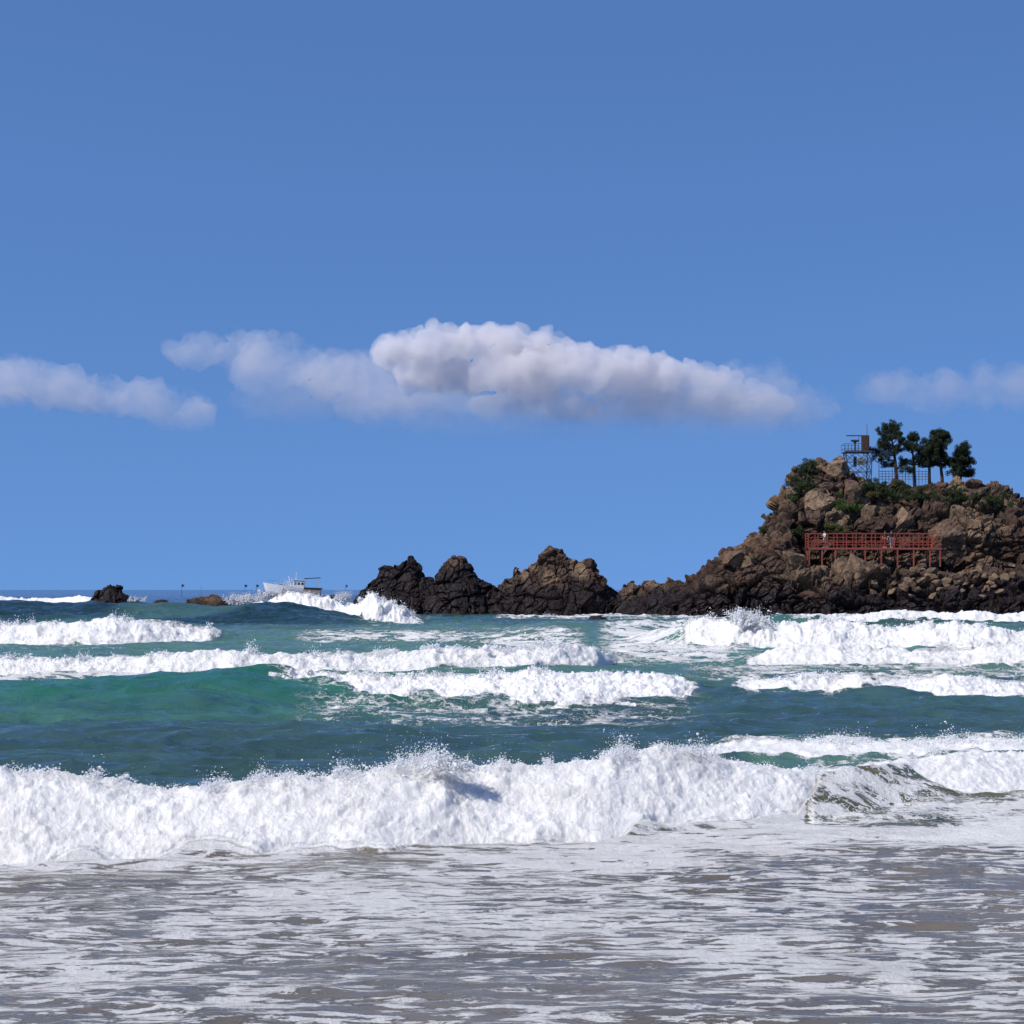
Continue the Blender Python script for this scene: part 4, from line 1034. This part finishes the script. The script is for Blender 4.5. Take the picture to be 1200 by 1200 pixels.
DC = 3000.0
def cloud(blobs, mat, label, voxel=3.5, band=22.0, seed=0, nsub=26):
    rr = np.random.default_rng(seed)
    Vs, Fs, k = [], [], 0
    bm = bmesh.new(); bmesh.ops.create_icosphere(bm, subdivisions=3, radius=1.0)
    SV = np.array([v.co[:] for v in bm.verts]); SF = np.array([[v.index for v in f.verts] for f in bm.faces]); bm.free()
    def puff(c, r):
        nonlocal k
        n_ = perlin(SV[:, 0]*1.6+c[0], SV[:, 1]*1.6, SV[:, 2]*1.6+c[2], seed=seed)*.22
        Vs.append(np.array(c)+SV*(r*(1+n_))[:, None] if np.ndim(r) == 0 else np.array(c)+SV*r*(1+n_)[:, None]); Fs.append(SF+k); k += len(SV)
    for (px, py, rx, ry) in blobs:
        c = np.array(at(px, py, DC)); ax, az = rx*DC/F, ry*DC/F
        dep = rr.uniform(-25, 25)
        puff(c+np.array((0, dep, 0)), np.array((ax, min(ax, az*1.4), az)))
        for _ in range(nsub):
            th = rr.uniform(-.1, math.pi+.1); ph = rr.uniform(-1.2, 1.2)
            o_ = np.array((math.cos(th)*ax*math.cos(ph), math.sin(ph)*az*1.2+dep, math.sin(th)*az*math.cos(ph)))
            puff(c+o_*.88, float(az*rr.uniform(.16, .46)))
    V = np.concatenate(Vs); Fc = np.concatenate(Fs)
    o = np_mesh('cloud', V, Fc, mat)
    md = o.modifiers.new('r', 'REMESH'); md.mode = 'VOXEL'; md.voxel_size = voxel; md.use_smooth_shade = True
    nm = bpy.data.meshes.new_from_object(o.evaluated_get(bpy.context.evaluated_depsgraph_get()))
    o.modifiers.clear(); o.data = nm
    co_ = np.empty(len(nm.vertices)*3, np.float32); nm.vertices.foreach_get('co', co_); co_ = co_.reshape(-1, 3).astype(np.float64)
    no_ = np.empty(len(nm.vertices)*3, np.float32); nm.vertices.foreach_get('normal', no_); no_ = no_.reshape(-1, 3)
    h_ = 0; a_ = 13.0; q_ = 1/46.0
    for k2 in range(4):
        h_ = h_+a_*(1-2.2*np.abs(perlin(co_[:, 0]*q_, co_[:, 1]*q_, co_[:, 2]*q_, seed=seed*7+k2))); a_ *= .5; q_ *= 2.1
    co_ += no_*(h_-6)[:, None]*.75
    nm.vertices.foreach_set('co', co_.astype(np.float32).ravel()); nm.update()
    if not nm.materials: nm.materials.append(mat)
    return tag(o, label, 'cloud', 'clouds above the sea')

zc = lambda py: H0+(HY-py)*DC/F
cloud([(470, 412, 32, 18), (515, 408, 36, 20), (560, 410, 40, 24), (600, 410, 38, 24), (640, 412, 36, 22), (585, 440, 40, 26), (630, 445, 46, 32), (660, 440, 36, 30), (690, 440, 36, 28), (720, 440, 40, 26), (750, 432, 36, 20),
       (785, 442, 34, 18), (760, 465, 46, 26), (805, 468, 44, 24), (820, 456, 30, 22), (845, 450, 26, 18), (860, 470, 40, 24), (895, 475, 30, 22), (735, 488, 60, 20), (800, 485, 60, 20), (600, 475, 50, 20), (860, 490, 50, 16), (540, 440, 46, 22), (500, 435, 40, 20), (700, 475, 60, 22), (640, 480, 60, 18)],
      cloud_mat('cumulus', .055, zc(500), zc(408), .015, .10), 'bright cumulus bank with billowing top in the middle of the sky', seed=5)
cloud([(165, 470, 36, 20), (205, 480, 38, 20), (120, 465, 40, 20), (230, 492, 26, 16), (70, 455, 50, 24), (20, 450, 50, 24)],
      cloud_mat('thin_cloud', .012, zc(510), zc(470)), 'thin pink cloud low at the left', seed=6, band=30)
cloud([(230, 412, 36, 16), (290, 412, 44, 22), (340, 408, 34, 10), (320, 435, 50, 26), (400, 450, 70, 30), (450, 465, 60, 26), (340, 470, 70, 24)],
      cloud_mat('wispy_cloud', .010, zc(505), zc(430)), 'faint veil of cloud above and left of the cumulus bank', seed=8, band=30)
cloud([(450, 480, 60, 22), (520, 485, 70, 26), (600, 495, 80, 20), (690, 498, 90, 18), (780, 495, 80, 20), (860, 492, 70, 22), (930, 480, 50, 24), (400, 440, 60, 26), (880, 455, 50, 26)],
      cloud_mat('low_veil', .0065, zc(520), zc(480)), 'pale violet haze of cloud under the cumulus bank', seed=12)
cloud([(1050, 455, 40, 18), (1110, 462, 50, 22), (1170, 455, 50, 24), (1220, 460, 50, 24)],
      cloud_mat('veil_cloud', .008, zc(500), zc(450)), 'very faint cloud behind the pines at the right', seed=9, band=30)

# ------------------------------------------------------------------ sun, sky, camera
SUN_EL, SUN_AZ = R(46), R(236)           # azimuth measured clockwise from +Y (view direction): behind the camera to the left
sd_ = Vector((math.sin(SUN_AZ)*math.cos(SUN_EL), math.cos(SUN_AZ)*math.cos(SUN_EL), math.sin(SUN_EL)))
sl = bpy.data.lights.new('Sun', 'SUN'); sl.energy = 4.5; sl.angle = R(.5); sl.color = (1, .93, .84)
so = bpy.data.objects.new('Sun', sl); C.objects.link(so); so.rotation_euler = sd_.to_track_quat('Z', 'Y').to_euler(); so.location = (0, -20, 40)
w = bpy.data.worlds.new('World'); bpy.context.scene.world = w; w.use_nodes = True
nt = w.node_tree; n = N(nt); nt.nodes.clear()
wo = nt.nodes.new('ShaderNodeOutputWorld'); bg = nt.nodes.new('ShaderNodeBackground')
tc = n('ShaderNodeTexCoord').outputs['Generated']
vv = n('ShaderNodeVectorMath', operation='ADD', ins={0: tc, 1: (0, 0, .30)}).outputs[0]
vv = n('ShaderNodeVectorMath', operation='NORMALIZE', ins={0: vv}).outputs[0]
sk = nt.nodes.new('ShaderNodeTexSky'); sk.sky_type = 'NISHITA'; sk.sun_disc = False; sk.sun_elevation = SUN_EL; sk.sun_rotation = SUN_AZ
sk.air_density = 1.0; sk.dust_density = .3; sk.ozone_density = 1.6
nt.links.new(vv, sk.inputs[0])
ti = n('ShaderNodeMix', data_type='RGBA', blend_type='MULTIPLY', ins={0: 1.0, 6: sk.outputs[0], 7: (.72, 1.0, 1.37, 1)}).outputs[2]
nt.links.new(ti, bg.inputs[0]); bg.inputs[1].default_value = .115
nt.links.new(bg.outputs[0], wo.inputs[0])

cam = bpy.data.cameras.new('Camera'); co = bpy.data.objects.new('Camera', cam); C.objects.link(co)
co.location = (0, 0, H0); co.rotation_euler = (R(90), 0, 0)
cam.sensor_width = 36; cam.lens = 36*F/1200; cam.shift_y = (HY-600)/1200; cam.clip_start = .5; cam.clip_end = 60000
sc_ = bpy.context.scene; sc_.camera = co
sc_.render.engine = 'CYCLES'
sc_.cycles.max_bounces = 12; sc_.cycles.diffuse_bounces = 4; sc_.cycles.glossy_bounces = 3; sc_.cycles.volume_bounces = 5
sc_.cycles.use_denoising = True; sc_.cycles.use_adaptive_sampling = True; sc_.cycles.adaptive_threshold = .02
sc_.view_settings.view_transform = 'Standard'; sc_.view_settings.look = 'None'; sc_.view_settings.exposure = 0; sc_.view_settings.gamma = 1
